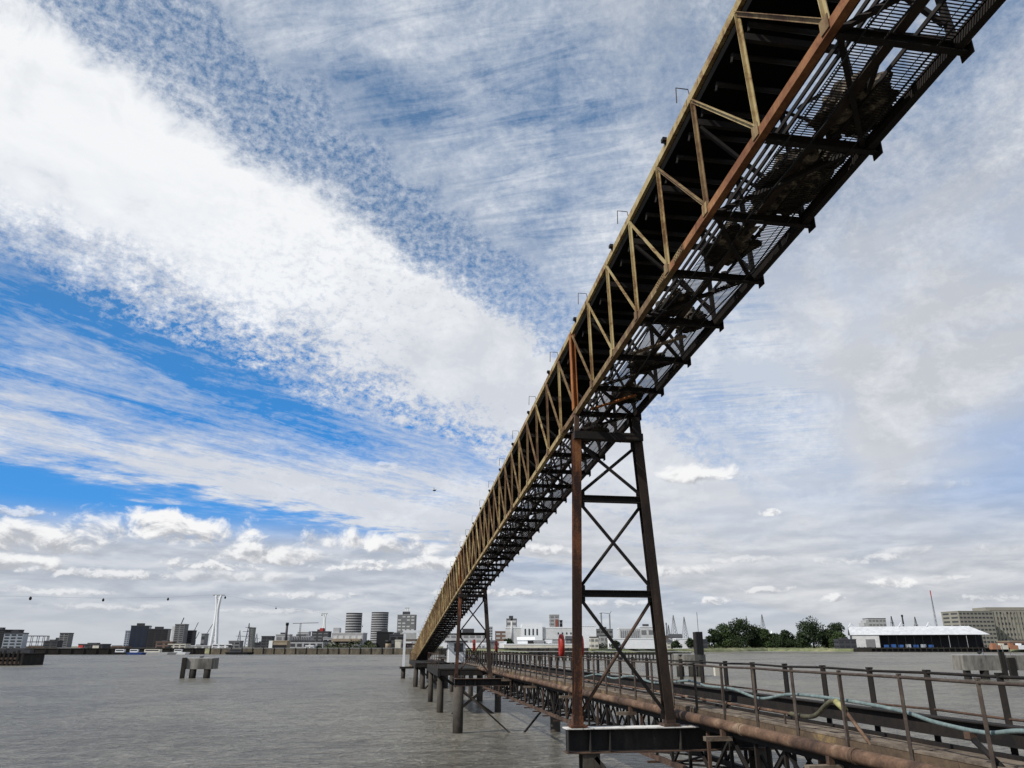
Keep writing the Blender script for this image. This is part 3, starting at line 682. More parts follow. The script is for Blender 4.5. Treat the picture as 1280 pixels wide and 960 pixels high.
# large rusty pipe
t_ = thing('pipeline', 'long rusty orange pipe running along the near edge of the jetty', 'pipe', (7.6, 30, -1.6))
pts = [(7.6 - .10 * max(0, (y - 25) / 40), y, -1.66 + .012 * sin(y * .35)) for y in [2.5 + 1.5 * k for k in range(42)]]
MB().tube(pts, .112, 18).build('pipe_run', 'pipe', t_)
for y in (4.3, 8.4, 12.3, 16.4, 20.8, 25.1, 31, 37, 43, 49, 55, 60):
    x = 7.6 - .10 * max(0, (y - 25) / 40); MB().tube([(x, y - .05, -1.66 + .012 * sin(y * .35)), (x, y + .05, -1.66 + .012 * sin(y * .35))], .126, 18).build('coupling', 'pipe', t_)
for y in (5.0, 8.9, 13.0, 17.3, 24, 32, 40, 48, 56):
    m = MB(); m.box((7.55, y, -1.82), .1, .1, .14); m.build('pipe_shoe', 'brown', t_)
for y in (5.0, 8.9, 13.0, 17.3, 24, 32, 40, 48, 56):
    m = MB(); m.box((7.42, y, -1.93), .62, .16, .09); m.build('bearer', 'wood', jt)
# thin pipe with sleeve arch
t_ = thing('service_pipe', 'thin rusty pipe with an olive hose arch and yellow coupling beside the walkway', 'pipe', (7.95, 20, -1.25))
MB().tube([(7.97, 46 - 1.6 * k, -1.25 + .006 * sin(k)) for k in range(20)] + [(7.97, 14.9, -1.25)], .03, 8).build('thin_pipe', 'pipe', t_)
MB().tube(spline([(7.97, 14.95, -1.25), (7.97, 14.4, -1.26), (7.96, 14.0, -1.2), (7.95, 13.65, -1.03), (7.94, 13.4, -.93), (7.93, 13.2, -.92)], 6), .042, 10).build('arch', 'olive', t_)
MB().tube([(7.93, 13.22, -.92), (7.92, 12.95, -1.04)], .055, 10).build('coupling', 'lime', t_)
MB().tube([(7.92, 12.98, -1.03), (7.9, 12.3, -1.52)], .03, 8).build('drop_pipe', 'pipe', t_)
for y in (15.2, 18, 22, 27): MB().beam((7.97, y, Z0), (7.97, y, -1.27), .025, .04).build('bracket', 'railgrey', t_)
# teal hose
hp = [(8.15, 7.2, -.96), (8.12, 8.2, -1.02)] + [tuple(onx(a, b, 8.0)) for a, b in [(1280, 914), (1232, 916), (1170, 903), (1127, 889), (1060, 876), (990, 868), (950, 873), (915, 861), (885, 858)]]
hp += [tuple(onx(a, b, 8.05 if i % 2 else 8.0)) for i, (a, b) in enumerate([(862, 851), (838, 853), (815, 853), (790, 845), (768, 848), (748, 843), (730, 846)])]
MB().tube(spline(hp, 8), .030, 12).build('hose', 'hose', None, 'pale teal hose sagging in waves along the walkway handrails', 'hose')
# a valve near the frame edge, small box on the post
t_ = thing('standpipe', 'short dark standpipe with a valve leaning beside the walkway at the right edge', 'valve', (7.95, 9.9, Z0))
MB().tube([(7.95, 9.55, Z0), (7.98, 10.05, -1.2)], .04, 8).build('pipe_stub', 'dark', t_); MB().box((7.98, 10.1, -1.15), .1, .12, .09).build('valve', 'brown', t_)
MB().box((9.28, 21.3, -.66), .16, .12, .24).build('junction_box', 'cream', None, 'small tan box fixed to the far handrail beside the dolphin', 'box')
# lifebuoys on stands
def buoy(x, y, label, s=1.0):
    t_ = thing('lifebuoy', label, 'lifebuoy', (x, y, -.4), 'red lifebuoys along the jetty')
    m = MB(); m.tube([(x + .05 * cos(a) * s, y + .42 * s * cos(a), .02 + .60 * s * sin(a)) for a in [2 * pi * k / 24 for k in range(25)]], .17 * s, 10, False); m.build('ring', 'red', t_)
    m = MB(); m.tube([(x + .1, y, .02 + .6 * s), (x + .1, y, Z0)], .035, 6); m.build('stand', 'dark', t_)
buoy(9.05, 40.0, 'red lifebuoy standing just left of the orange leg of the near trestle tower', .78)
buoy(9.9, 39.3, 'red lifebuoy mostly hidden behind the orange leg of the near trestle tower', .72)
buoy(7.9, 70, 'red lifebuoy left of the far trestle tower beside the white cabin', .75)
buoy(9.6, 68, 'red lifebuoy behind the right leg of the far trestle tower', .6)

# ================================================================== DOLPHINS IN THE RIVER
def dolphin(label, px0, px1, ytop, ybot, ywat, legs, posts_=(), poles=(), round_=False, deep=3.0):
    pw = onz((px0 + px1) / 2, ywat, WATER); d = pw.dot(HF)
    a = atd(px0, ytop, d); b_ = atd(px1, ytop, d); zt = a.z; zbm = atd(px0, ybot, d).z
    t_ = thing('mooring_dolphin', label, 'mooring dolphin', V((pw.x, pw.y, WATER)), 'concrete mooring dolphins in the river')
    w = (b_ - a).length; c = (a + b_) / 2; nd = V((c.x, c.y, 0)).normalized(); rz = atan2(RT.y, RT.x)
    if round_:
        m = MB(); n = 20; R = w / 2; cc = c + nd * R
        poly = [(cc.x + R * cos(2 * pi * k / n) * (1 + .03 * (k % 2)), cc.y + R * sin(2 * pi * k / n) * (1 + .03 * (k % 2))) for k in range(n)]
        m.prism(poly, zbm, zt)
    else:
        m = MB(); cc = c + nd * deep / 2; m.box((cc.x, cc.y, (zt + zbm) / 2), w, deep, zt - zbm, rz)
        for k in range(5): q = a + (b_ - a) * ((k + .5) / 5); m.box((q.x, q.y, (zt + zbm) / 2 - .02), w * .005 + .04, .06, zt - zbm - .1, rz)
    m.build('cap', 'concrete', t_)
    m = MB(); m.box((cc.x, cc.y, zt + .03), w * .98 if not round_ else w * .8, deep * .96, .06, rz); m.build('top_slab', 'pale', t_)
    for lx, lw in legs:
        for dd in (.5, deep - .6):
            q = atd(lx, ywat, d) + nd * dd; m = MB(); r = lw / 963 * d / 2; m.tube([(q.x, q.y, WATER - 1.5), (q.x, q.y, zbm)], r, 12); m.build('pile', 'timber', t_)
    for lx, lw, y0, y1 in posts_:
        q = atd(lx, y0, d) - nd * .35; q2 = atd(lx, y1, d); s = lw / 963 * d
        MB().beam((q.x, q.y, q.z), (q.x, q.y, max(q2.z, WATER - 1)), s, .4).build('fender_post', 'timber', t_)
    for lx, y0, y1 in poles:
        q = atd(lx, y0, d) + nd * .8; q1 = atd(lx, y1, d); MB().tube([(q.x, q.y, q.z), (q.x, q.y, q1.z)], .05, 6).build('pole', 'steelthin', t_)
    return t_
dolphin('concrete dolphin standing alone on the left with two thick legs and a dark post', 234, 270, 823, 836.5, 848, [(240, 8), (258, 8)], [(231, 5, 822, 849)])
dolphin('round concrete dolphin with a dark timber tower and thin pole behind the near trestle leg', 840, 881, 818, 833, 846, [(851, 9), (866, 9), (876, 9)], [], [(871, 765, 818)], True, 5.0)
dolphin('stained concrete dolphin with dark fender posts at the right edge', 1195, 1275, 819, 838, 849, [(1210, 8), (1232, 10)], [(1251, 6, 815, 850), (1263, 9, 822, 850)], [(1228, 811, 819), (1252, 806, 818), (1246, 806, 818), (1262, 812, 820)], False, 3.5)
q = atd(874, 818, 130); q1 = atd(874, 790, 130)
t_ = thing('timber_tower', 'dark timber block rising from the round dolphin', 'timber post', (q.x, q.y, q.z))
MB().box((q.x, q.y, (q.z + q1.z) / 2), 1.2, 1.2, q1.z - q.z).build('timber_block', 'timber', t_)
m = MB()
for k in range(4): m.box((q.x - .45 + .3 * k, q.y - .64, (q.z + q1.z) / 2), .24, .08, (q1.z - q.z) * 1.02)
m.build('fender_boards', 'blk', t_)
def bird(p, label, s=1.0, fly=False):
    m = MB(); p = V(p)
    m.lump(p, .28 * s, .12 * s, .12 * s, 6, 10, .05, 1, 1, False); m.lump(p + V((.26 * s, 0, .14 * s)), .07 * s, .06 * s, .06 * s, 5, 8, .02, 1, 2, False)
    if fly:
        m.beam(p, p + V((-.1 * s, .1, .5 * s)), .16 * s, .03 * s, (1, 0, 0)); m.beam(p, p + V((-.05 * s, -.1, -.45 * s)), .16 * s, .03 * s, (1, 0, 0))
    else: m.beam(p + V((0, .03, -.1 * s)), p + V((0, .03, -.25 * s)), .02, .02); m.beam(p + V((.25 * s, 0, .13 * s)), p + V((.38 * s, 0, .12 * s)), .03 * s, .03 * s)
    m.build('bird', 'bird', None, label, 'bird')
pz = atd(251, 821.5, 136.5); bird(pz + V((0, .6, 0)), 'bird perched on top of the left concrete dolphin', 1.3)
pz = atd(1228, 816, 115.5); bird(pz + V((0, .6, 0)), 'bird perched on the stained dolphin at the right', 1.4)
bird(atd(543, 613, 60), 'bird flying against the pale cloud left of the conveyor', .5, True)

# left timber wharf
a = onz(-60, 832, WATER); b_ = onz(26, 832, WATER)
t_ = thing('timber_wharf', 'dark timber wharf reaching in from the left edge', 'wharf', (a + b_) / 2)
m = MB(); m.beam((a.x, a.y + 6, -3.6), (b_.x, b_.y + 6, -3.6), 11.6, 3.4); m.beam((a.x, a.y + 6, -1.85), (b_.x + .4, b_.y + 6, -1.85), 12.2, .1); m.build('deck', 'timber', t_)
m = MB(); m.beam((a.x, a.y + .1, -3.1), (b_.x - 1, b_.y + .1, -3.1), .4, .5); m.beam((a.x, a.y + .1, -4.2), (b_.x - .5, b_.y + .1, -4.2), .5, .7); m.build('waling', 'brown', t_)
for k in range(16):
    p = a + (b_ - a) * (k / 15); MB().beam((p.x, p.y - .1, WATER - 1), (p.x, p.y - .1, -1.6 + .3 * (k % 3)), .5, .5).build('fender_pile', 'timber', t_)
m = MB()
for k in range(10): p = a + (b_ - a) * (k / 11); m.box((p.x + 1.2, p.y + 7, -1.3), 2.3, 2.5, .9 + .35 * (k % 3))
m.build('deck_clutter', 'dgrey', t_)

# mid-distance jetty behind the handrails
t_ = thing('distant_jetty', 'low dark piled jetty with a pale rail crossing the river behind the near trestle tower', 'jetty', atd(740, 822, 300))
d = 295; a = atd(602, 816, d); b_ = atd(862, 816.5, d)
MB().beam((a.x, a.y, -2.6), (b_.x, b_.y, -2.6), 4, .7).build('deck', 'timber', t_)
MB().beam((a.x, a.y - 2.1, -1.75), (b_.x, b_.y - 2.1, -1.75), .12, .15).build('rail', 'offwhite', t_)
m = MB(); n = 60
for k in range(n + 1): p = a + (b_ - a) * (k / n); m.beam((p.x, p.y - 1.8, WATER - 1), (p.x, p.y - 1.8, -2.9), .45, .45); m.beam((p.x, p.y - 2.1, -2.3), (p.x, p.y - 2.1, -1.8), .1, .1)
m.build('piles', 'timber', t_, kind='stuff')

# ================================================================== FAR SHORE BUILDINGS
RZ = atan2(RT.y, RT.x)
def bld(name, label, x0, x1, ytop, d, wall='grey', bands=0, bandm='glass', roofm=None, dep=None, base=None, cat='building', rz=0, vert=0, cyl=False, roof='flat', ybase=None, balc=None, parapet=True, side=None):
    """box-like building spanning picture columns x0..x1 at distance d"""
    a = atd(x0, ytop, d); b = atd(x1, ytop, d); zt = (a.z + b.z) / 2; base = GZ - .3 if base is None else base
    if ybase: base = atd((x0 + x1) / 2, ybase, d).z
    w = (V((a.x, a.y, 0)) - V((b.x, b.y, 0))).length; dep = dep or max(8, w * .7); c = (a + b) / 2; nd = HF
    R = RZ + rz; cc = V((c.x, c.y, 0)) + nd * dep / 2; h = zt - base
    t_ = thing(name, label, cat, (cc.x, cc.y, base))
    ax = V((cos(R), sin(R), 0)); ay = V((-sin(R), cos(R), 0))
    def L(x, y, z): q = cc + ax * x + ay * y; return V((q.x, q.y, z))
    def slab(m, xa, xb, ya, yb, za, zb_): m.hexa([L(x, y, z) for z in (za, zb_) for x, y in ((xa, ya), (xb, ya), (xb, yb), (xa, yb))])
    if cyl:
        n = 28; m = MB(); m.prism([tuple(L(w / 2 * cos(2 * pi * k / n), dep / 2 * sin(2 * pi * k / n), 0))[:2] for k in range(n)], base, zt); m.build('wall', wall, t_)
        for j in range(bands):
            z0 = base + h * (j + .35) / bands; z1 = z0 + h / bands * .42; m = MB()
            s = 1.035; m.prism([tuple(L(w / 2 * s * cos(2 * pi * k / n), dep / 2 * s * sin(2 * pi * k / n), 0))[:2] for k in range(n)], z0, z1); m.build('balcony_band', bandm, t_)
        m = MB(); m.prism([tuple(L(w / 2 * 1.02 * cos(2 * pi * k / n), dep / 2 * 1.02 * sin(2 * pi * k / n), 0))[:2] for k in range(n)], zt, zt + .8); m.build('roof', roofm or 'dgrey', t_)
        return t_, L, slab, (w, dep, base, zt)
    m = MB(); slab(m, -w / 2, w / 2, -dep / 2, dep / 2, base, zt); m.build('wall', wall, t_)
    if roof == 'gable':
        rh = h * .35; m = MB()
        m.v += [L(-w / 2 - .5, -dep / 2 - .5, zt + .02), L(w / 2 + .5, -dep / 2 - .5, zt + .02), L(w / 2 + .5, dep / 2 + .5, zt + .02), L(-w / 2 - .5, dep / 2 + .5, zt + .02), L(-w / 2 - .5, 0, zt + rh), L(w / 2 + .5, 0, zt + rh)]
        m.f += [(0, 1, 5, 4), (2, 3, 4, 5), (0, 4, 3), (1, 2, 5), (3, 2, 1, 0)]; m.sm += [False] * 5; m.build('roof', roofm or 'grey', t_)
    else:
        m = MB(); slab(m, -w / 2 - .2, w / 2 + .2, -dep / 2 - .2, dep / 2 + .2, zt + .003, zt + .7); m.build('roof', roofm or wall, t_)
        if parapet and w > 10:
            m = MB(); slab(m, -w * .25, w * .15, -dep * .2, dep * .2, zt + .72, zt + 1.2 + min(3.2, h * .08)); m.build('plant_room', 'dgrey', t_)
    for j in range(bands):
        z0 = base + h * (j + .3) / bands; z1 = z0 + h / bands * .42
        m = MB(); nw = max(2, min(24, int(w / 4)))
        for k in range(nw):
            if balc and (k + j) % 5 == 4: continue
            xa = -w / 2 + w * (k + .16) / nw; xb = -w / 2 + w * (k + .84) / nw; slab(m, xa, xb, -dep / 2 - .12, -dep / 2 + .1, z0, z1)
        slab(m, -w / 2 - .12, -w / 2 + .1, -dep * .42, -dep * .06, z0, z1); slab(m, -w / 2 - .12, -w / 2 + .1, dep * .06, dep * .42, z0, z1)
        m.build('window_band', bandm, t_)
    for k in range(vert):
        x = -w / 2 + w * (k + .5) / vert; m = MB(); slab(m, x - w / vert * .18, x + w / vert * .18, -dep / 2 - .6, -dep / 2 + .05, base + 1, zt - h * .04); m.build('pier', balc or 'stone', t_)
    return t_, L, slab, (w, dep, base, zt)
# --- far left cluster
bld('office_tower', 'black slab tower at the very left edge', -12, 7, 788, 620, 'blk', 8, 'glass')
bld('glass_block', 'silver clad glass block behind the timber wharf', 5, 27, 792, 600, 'silver', 5, 'glass', 'dgrey', rz=.2)
bld('office_tower', 'short dark block with a roof box right behind the silver block', 10, 23, 788, 680, 'dgrey', 5)
# gasholder frame
t_ = thing('gasholder', 'open lattice gasholder frame beyond the silver block', 'gasholder', atd(41, 812, 700))
c = atd(41, 812, 720); R_ = 11; zt = atd(41, 795, 720).z
m = MB()
for k in range(14):
    q = 2 * pi * k / 14; m.beam((c.x + R_ * cos(q), c.y + R_ * sin(q), GZ), (c.x + R_ * cos(q), c.y + R_ * sin(q), zt), .4, .4)
m.build('columns', 'steelthin', t_, kind=None)
m = MB()
for z in (zt, (zt + GZ) / 2):
    m.tube([(c.x + R_ * cos(2 * pi * k / 28), c.y + R_ * sin(2 * pi * k / 28), z) for k in range(29)], .3, 5, False)
m.build('ring_girder', 'steelthin', t_)
bld('low_block', 'low dark block between the gasholder and the stepped tower', 55, 72, 802, 640, 'dgrey', 3)
t_, L, slab, (w, dep, base, zt) = bld('stepped_tower', 'dark stepped apartment tower right of the gasholder', 75, 86, 792, 700, 'grey', 8, 'glass', 'dgrey')
m = MB(); slab(m, -w / 2 - 3, -w / 2 - .02, -dep / 2, dep / 2, base, base + (zt - base) * .72); m.build('lower_wing', 'dgrey', t_)
bld('grey_shed', 'long low pale grey shed on the left shore', 72, 100, 811, 560, 'pale', 0, parapet=False)
t_, L, slab, (w, dep, base, zt) = bld('dark_warehouse', 'dark low warehouse with a red end and a cream panel', 98, 128, 806, 570, 'dgrey', 2)
m = MB(); slab(m, -w / 2 + .2, -w / 2 + 3.6, -dep / 2 - .3, -dep / 2 - .02, zt - 3.5, zt - .3); m.build('red_panel', 'redwall', t_)
m = MB(); slab(m, w * .12, w * .38, -dep / 2 - .5, -dep / 2 - .15, base, zt - .5); m.build('cream_panel', 'cream', t_)
bld('low_block', 'low brown row of buildings between the cream panelled warehouse and the blue tower', 130, 156, 809, 600, 'brick', 2)
bld('glass_tower', 'dark blue glass tower, left one of a dark pair', 163, 184, 783, 640, 'blueglass', 12, 'glass', 'dgrey', rz=.25)
bld('glass_wing', 'lower bluish wing on the left side of the dark blue glass tower', 157, 163, 789, 650, 'silver', 9, 'blueglass')
bld('brown_tower', 'dark brown tower, right one of the dark pair', 185, 208, 787, 640, 'brownglass', 9, 'glass', 'dgrey', rz=.2)
t_, L, slab, (w, dep, base, zt) = bld('concrete_tower', 'grey concrete tower with a white left edge under construction', 219, 231, 781, 640, 'grey', 12, 'dgrey')
m = MB(); slab(m, -w / 2 - 2.3, -w / 2 - .02, -dep * .4, dep * .3, base, zt - 1); m.build('white_edge', 'offwhite', t_)
m = MB(); q = L(-w * .1, 0, zt + .7); m.beam(q, q + V((1.5, 0, 5)), .6, .6); m.build('mast', 'blk', t_)
bld('brown_tower', 'short dark tower attached to the right of the grey concrete tower', 231.5, 241, 789, 650, 'dgrey', 8, 'glass')
for x0, x1, y, l in [(195, 215, 803, 'brown low block below the dark tower pair'), (210, 232, 806, 'pale brown low block at the foot of the grey concrete tower')]:
    bld('low_block', l, x0, x1, y, 580, 'brick' if x0 < 200 else 'cream', 2)
for i, (x0, x1, y, mt) in enumerate([(236, 262, 808, 'offwhite'), (252, 256, 793, 'grey'), (286, 300, 802, 'grey')]):
    bld('shore_building', ['low white roofed shed left of the cable car tower', 'thin grey block left of the cable car tower', 'dark grey block right of the cable car tower'][i], x0, x1, y, 600, mt, 2, 'glass')
# luffing cranes near the concrete tower
def crane(label, px, pyb, pyt, d, jib, back=None, mat='steelthin', w=.9, cat='crane'):
    t_ = thing('crane', label, 'crane', atd(px, pyb, d), 'distant cranes on the skyline')
    a = atd(px, pyb, d); b = atd(px, pyt, d); b = V((a.x, a.y, b.z)); m = MB(); s = w / 2
    for sx, sy in ((-1, -1), (1, -1), (1, 1), (-1, 1)): m.beam(a + V((sx * s, sy * s, 0)), b + V((sx * s, sy * s, 0)), .22, .22)
    n = max(3, int((b.z - a.z) / (w * 1.6)))
    for k in range(n):
        z0 = a.z + (b.z - a.z) * k / n; z1 = a.z + (b.z - a.z) * (k + 1) / n; m.beam((a.x - s, a.y - s, z0), (a.x + s, a.y - s, z1), .15, .15)
    m.build('mast', mat, t_)
    for jx, jy in jib:
        q = atd(jx, jy, d); m = MB(); m.beam(b, q, .45, .45); m.build('jib', mat, t_)
    return t_
crane('pale slanting luffing crane just right of the grey concrete tower', 241, 805, 787, 680, [(248, 778)])
crane('second slanting luffing crane further right of the grey concrete tower', 243, 806, 800, 700, [(249, 790)])
crane('luffing crane with a dark cab left of the white cable car tower', 256, 806, 794, 720, [(266, 780)])
crane('hammerhead tower crane above the grey warehouses left of the second cable car tower', 374, 800, 779, 640, [(366, 779.3), (398, 778.5)])
crane('tower crane behind the near trestle tower with a flat jib', 752.5, 795, 766, 800, [(749, 767), (762, 767)])
crane('thin tower crane just right of the flat jib crane', 763, 795, 768, 820, [(764, 764)])
# cable car towers
def cable_tower(label, px, pb, pt, d, lean, wb, wt):
    t_ = thing('cable_car_tower', label, 'cable car tower', atd(px, pb, d), 'cable car towers over the river')
    a = atd(px, pb, d); b = atd(px + lean, pt, d); m = MB()
    for s in (-1, 1):
        pts = [a + RT * (s * wb), a + (b - a) * .35 + RT * (s * wb * .55), a + (b - a) * .68 + RT * (s * wb * .22), a + (b - a) * .85 + RT * (s * wt * .5), b + RT * (s * wt)]
        m.tube(spline(pts, 5), wb * .62, 8, True, wb * .42)
    for k in range(9):
        f = k / 9; p = a + (b - a) * f; ww = wb * (1 - f * 1.2) if f < .7 else wt * .6; m.beam(p - RT * abs(ww), p + RT * abs(ww) + V((0, 0, 3)), .5, .6)
    m.build('lattice_column', 'white', t_)
    m = MB(); m.beam(b - RT * wt * 2.2, b + RT * wt * 2.2, 1.6, .8); m.build('head', 'pale', t_)
    return b
c1b = cable_tower('tall white twisting cable car tower rising over the left shore', 266.5, 812, 744, 620, 7.0, 2.3, 2.0)
c2b = cable_tower('smaller white cable car tower left of the round apartment towers', 404.5, 800, 767, 950, 1.5, 2.0, 1.7)
c3b = cable_tower('white cable car tower in front of the square apartment block', 509, 800, 760, 1150, 0, 1.7, 1.6)
t_, L, slab, (w, dep, base, zt) = bld('white_hall', 'white hall at the foot of the tall cable car tower', 265, 290, 806, 600, 'white', 2, 'glass', 'white', parapet=False)
# gondolas on their cable
gpts = [(38, 748), (129, 750), (210, 749), (281.5, 747), (345, 760.5), (402.5, 769), (453, 783)]
gd = [430, 500, 560, 622, 770, 950, 1050]
cab = [atd(-80, 744, 380)] + [atd(x, y - 2.4, d_) for (x, y), d_ in zip(gpts, gd)] + [atd(509, 760, 1150)]
MB().tube(spline(cab, 4), .035, 5).build('cable', 'steelthin', None, 'thin cable carrying the gondolas high over the river on the left', 'cable')
where = ['far left of the sky, leftmost of all', 'above the red ended warehouse', 'above the grey concrete tower', 'touching the head of the tall white cable car tower', 'halfway between the two left cable car towers', 'beside the head of the smaller white cable car tower', 'between the round apartment towers']
for (x, y), d_, wh in zip(gpts, gd, where):
    p = atd(x, y, d_); s = 1.0 if d_ < 700 else .85
    t_ = thing('gondola', 'small dark cable car gondola ' + wh, 'gondola', p, 'cable car gondolas')
    m = MB(); m.lump(p, .75 * s, .75 * s, 1.0 * s, 8, 12, .03, 1, 3, False); m.build('cabin', 'blk', t_)
    top_ = atd(x, y - 2.4, d_); m = MB(); m.beam(p + V((0, 0, 1)), top_, .2, .2); m.build('hanger', 'steelthin', t_)
# --- ships' masts and pylons
def pylon(label, px, pb, pt, d, arms=(), w=2.4, mat='steelthin', nm='lattice_pylon', cat='pylon', topm=None):
    a = atd(px, pb, d); zt_ = atd(px, pt, d).z; t_ = thing(nm, label, cat, a); m = MB(); tip = V((a.x, a.y, zt_))
    for sx, sy in ((-1, -1), (1, -1), (1, 1), (-1, 1)): m.beam(a + V((sx * w, sy * w, 0)), tip + V((sx * .15, sy * .15, 0)), .28, .28)
    for k in range(7):
        f0 = k / 8; f1 = (k + 1) / 8; z0 = a.z + (zt_ - a.z) * f0; z1 = a.z + (zt_ - a.z) * f1; w0 = w * (1 - f0); w1 = w * (1 - f1)
        m.beam((a.x - w0, a.y - w0, z0), (a.x + w1, a.y - w1, z1), .2, .2); m.beam((a.x + w0, a.y - w0, z0), (a.x - w1, a.y - w1, z1), .2, .2)
    m.build('lattice_mast', mat, t_)
    for f, l in arms:
        z = a.z + (zt_ - a.z) * f; MB().beam(V((a.x, a.y, z)) - RT * l, V((a.x, a.y, z)) + RT * l, .4, .4).build('cross_arm', mat, t_)
    if topm: MB().beam(tip - V((0, 0, (zt_ - a.z) * .18)), tip, .9, .9).build('top_section', topm, t_)
pylon('electricity pylon with three cross arms left of the thin grey skyscraper', 308, 812, 779, 700, [(.5, 5.5), (.68, 5), (.84, 3)])
pylon('faint thin pylon right of the cable car hall', 298, 806, 788, 900, [(.6, 4)], 2)
pylon('faint pylon right of the thin grey skyscraper', 319.5, 808, 792, 900, [(.6, 3.5)], 2)
pylon('lattice mast of three beside the dark timber tower, leftmost', 836.5, 800, 781, 780, [], 1.8)
pylon('lattice mast of three beside the dark timber tower, thick middle one', 843.5, 800, 769, 780, [], 3.0)
pylon('lattice mast of three beside the dark timber tower, rightmost', 857, 800, 771, 780, [], 2.6)
pylon('lattice mast rising behind the dark left trees', 955, 795, 768, 820, [], 2.6)
pylon('fine lattice mast behind the left end of the dark trees', 935, 795, 770, 1000, [], 1.6)
pylon('tall thin mast with a red top above the long white shed', 1171, 785, 738, 1100, [], 1.1, topm='redwall', nm='radio_mast', cat='mast')
pylon('dark lattice mast left above the white shed roof', 1116.5, 787, 770, 760, [(.5, 1.6)], 1.4, 'blk')
pylon('dark lattice mast right above the white shed roof', 1146, 787, 771, 760, [(.35, 2.2)], 1.3, 'blk')
def chimney(label, px, pb, pt, d, r, mat, r2=None):
    a = atd(px, pb, d); zt_ = atd(px, pt, d).z; t_ = thing('chimney', label, 'chimney', a)
    MB().tube([(a.x, a.y, a.z), (a.x, a.y, zt_)], r, 14, True, r2 or r * .8).build('stack', mat, t_)
    MB().tube([(a.x, a.y, zt_ - 1.5), (a.x, a.y, zt_ + .4)], r * 1.15, 14).build('cap', 'blk', t_)
chimney('slim dark chimney above the brown roofed shed left of the warehouses', 356.5, 808, 779, 560, .95, 'dgrey')
chimney('thick black chimney rising behind the long white shed', 1130.5, 788, 769, 820, .9, 'blk')
chimney('short post with a round top left of the three lattice masts', 834, 800, 779, 780, .5, 'blk')
# --- shore left of conveyor
bld('skyscraper', 'thin grey skyscraper right of the electricity pylon', 312, 317, 785, 820, 'grey', 14, 'dgrey')
bld('low_block', 'dark stepped block left of the brown roofed shed', 327, 340, 796, 660, 'dgrey', 4)
bld('low_block', 'low slate coloured block above the moored coaster', 318, 335, 804, 680, 'dgrey', 2)
t_, L, slab, (w, dep, base, zt) = bld('boat_shed', 'brown roofed shed with black opening and white end wall', 341, 359, 802, 540, 'sandy', 0, parapet=False, ybase=813)
m = MB(); slab(m, -w / 2 + .3, w / 2 - .2, -dep / 2 - .2, -dep / 2 - .01, base, base + (zt - base) * .62); m.build('opening', 'blk', t_)
m = MB(); slab(m, -w / 2 - 2.5, -w / 2 - .02, -dep / 2 - .3, dep * .3, base, zt + .6); m.build('end_wall', 'white', t_)
bld('warehouse', 'pale flat warehouse behind the slim dark chimney', 345, 362, 794, 620, 'pale', 2, 'grey')
bld('warehouse', 'grey warehouse with narrow windows under the hammerhead crane', 362, 388, 796, 640, 'pale', 0, vert=9, balc='grey')
bld('warehouse', 'white roofed hall under the hammerhead crane', 372, 386, 790, 700, 'pale', 2, 'grey', 'white')
bld('warehouse', 'long pale warehouse with black roof edge on the quay', 362, 404, 802, 560, 'pale', 1, 'dgrey', 'blk', parapet=False)
t_, L, slab, (w, dep, base, zt) = bld('dark_block', 'dark apartment block with a red box on the roof', 390, 411, 790, 720, 'dgrey', 5, 'grey')
m = MB(); slab(m, w * -.05, w * .14, -dep / 2, dep * .2, zt + .72, zt + 3.4); m.build('red_box', 'redwall', t_)
t_, L, slab, (w, dep, base, zt) = bld('big_warehouse', 'large grey warehouse with a sandy canopy over a black opening', 415, 454, 792, 580, 'pale', 2, 'offwhite', 'offwhite', parapet=False)
m = MB(); slab(m, -w / 2 + 1, w / 2 - 1, -dep / 2 - 4, -dep / 2 - .02, base + (zt - base) * .48, base + (zt - base) * .66); m.build('canopy', 'sandy', t_)
m = MB(); slab(m, -w / 2 + 3, w / 2 - 2, -dep / 2 - .4, -dep / 2 - .01, base, base + (zt - base) * .47); m.build('opening', 'blk', t_)
m = MB(); slab(m, -w / 2, -w / 2 + 4.5, -dep * .3, dep * .1, zt + .75, zt + 4.2); m.build('plant_room', 'pale', t_)
for x0, x1, y, lab in [(431.5, 451.5, 767, 'left round apartment tower with white balcony bands'), (463.5, 484.5, 766, 'right round apartment tower with white balcony bands')]:
    bld('round_tower', lab, x0, x1, y, 760, 'dgrey', 15 if x0 > 450 else 13, 'pale', 'dgrey', cyl=True)
t_, L, slab, (w, dep, base, zt) = bld('apartment_block', 'square stepped apartment block left of the conveyor foot', 497, 519, 769, 800, 'grey', 10, 'offwhite', 'pale', balc='x')
m = MB(); slab(m, -w / 2 - 2, w / 2 + 2, -dep / 2 - 2.5, -dep / 2 - .05, base, base + (zt - base) * .45); m.build('lower_wing', 'pale', t_)
bld('dark_shed', 'large dark shed behind the quay left of the white portal', 471, 490, 791, 600, 'blk', 0)
bld('dark_shed', 'long black roofed shed left of the white portal', 487, 505, 794, 590, 'dgrey', 2, 'blk')
bld('site_cabin', 'cream square cabin on the quay left of the white portal', 494, 501, 801, 540, 'cream', 0, ybase=810)
chimney('short yellow silo between the dark sheds', 485, 812, 801, 540, 1.9, 'sandy', 1.9)
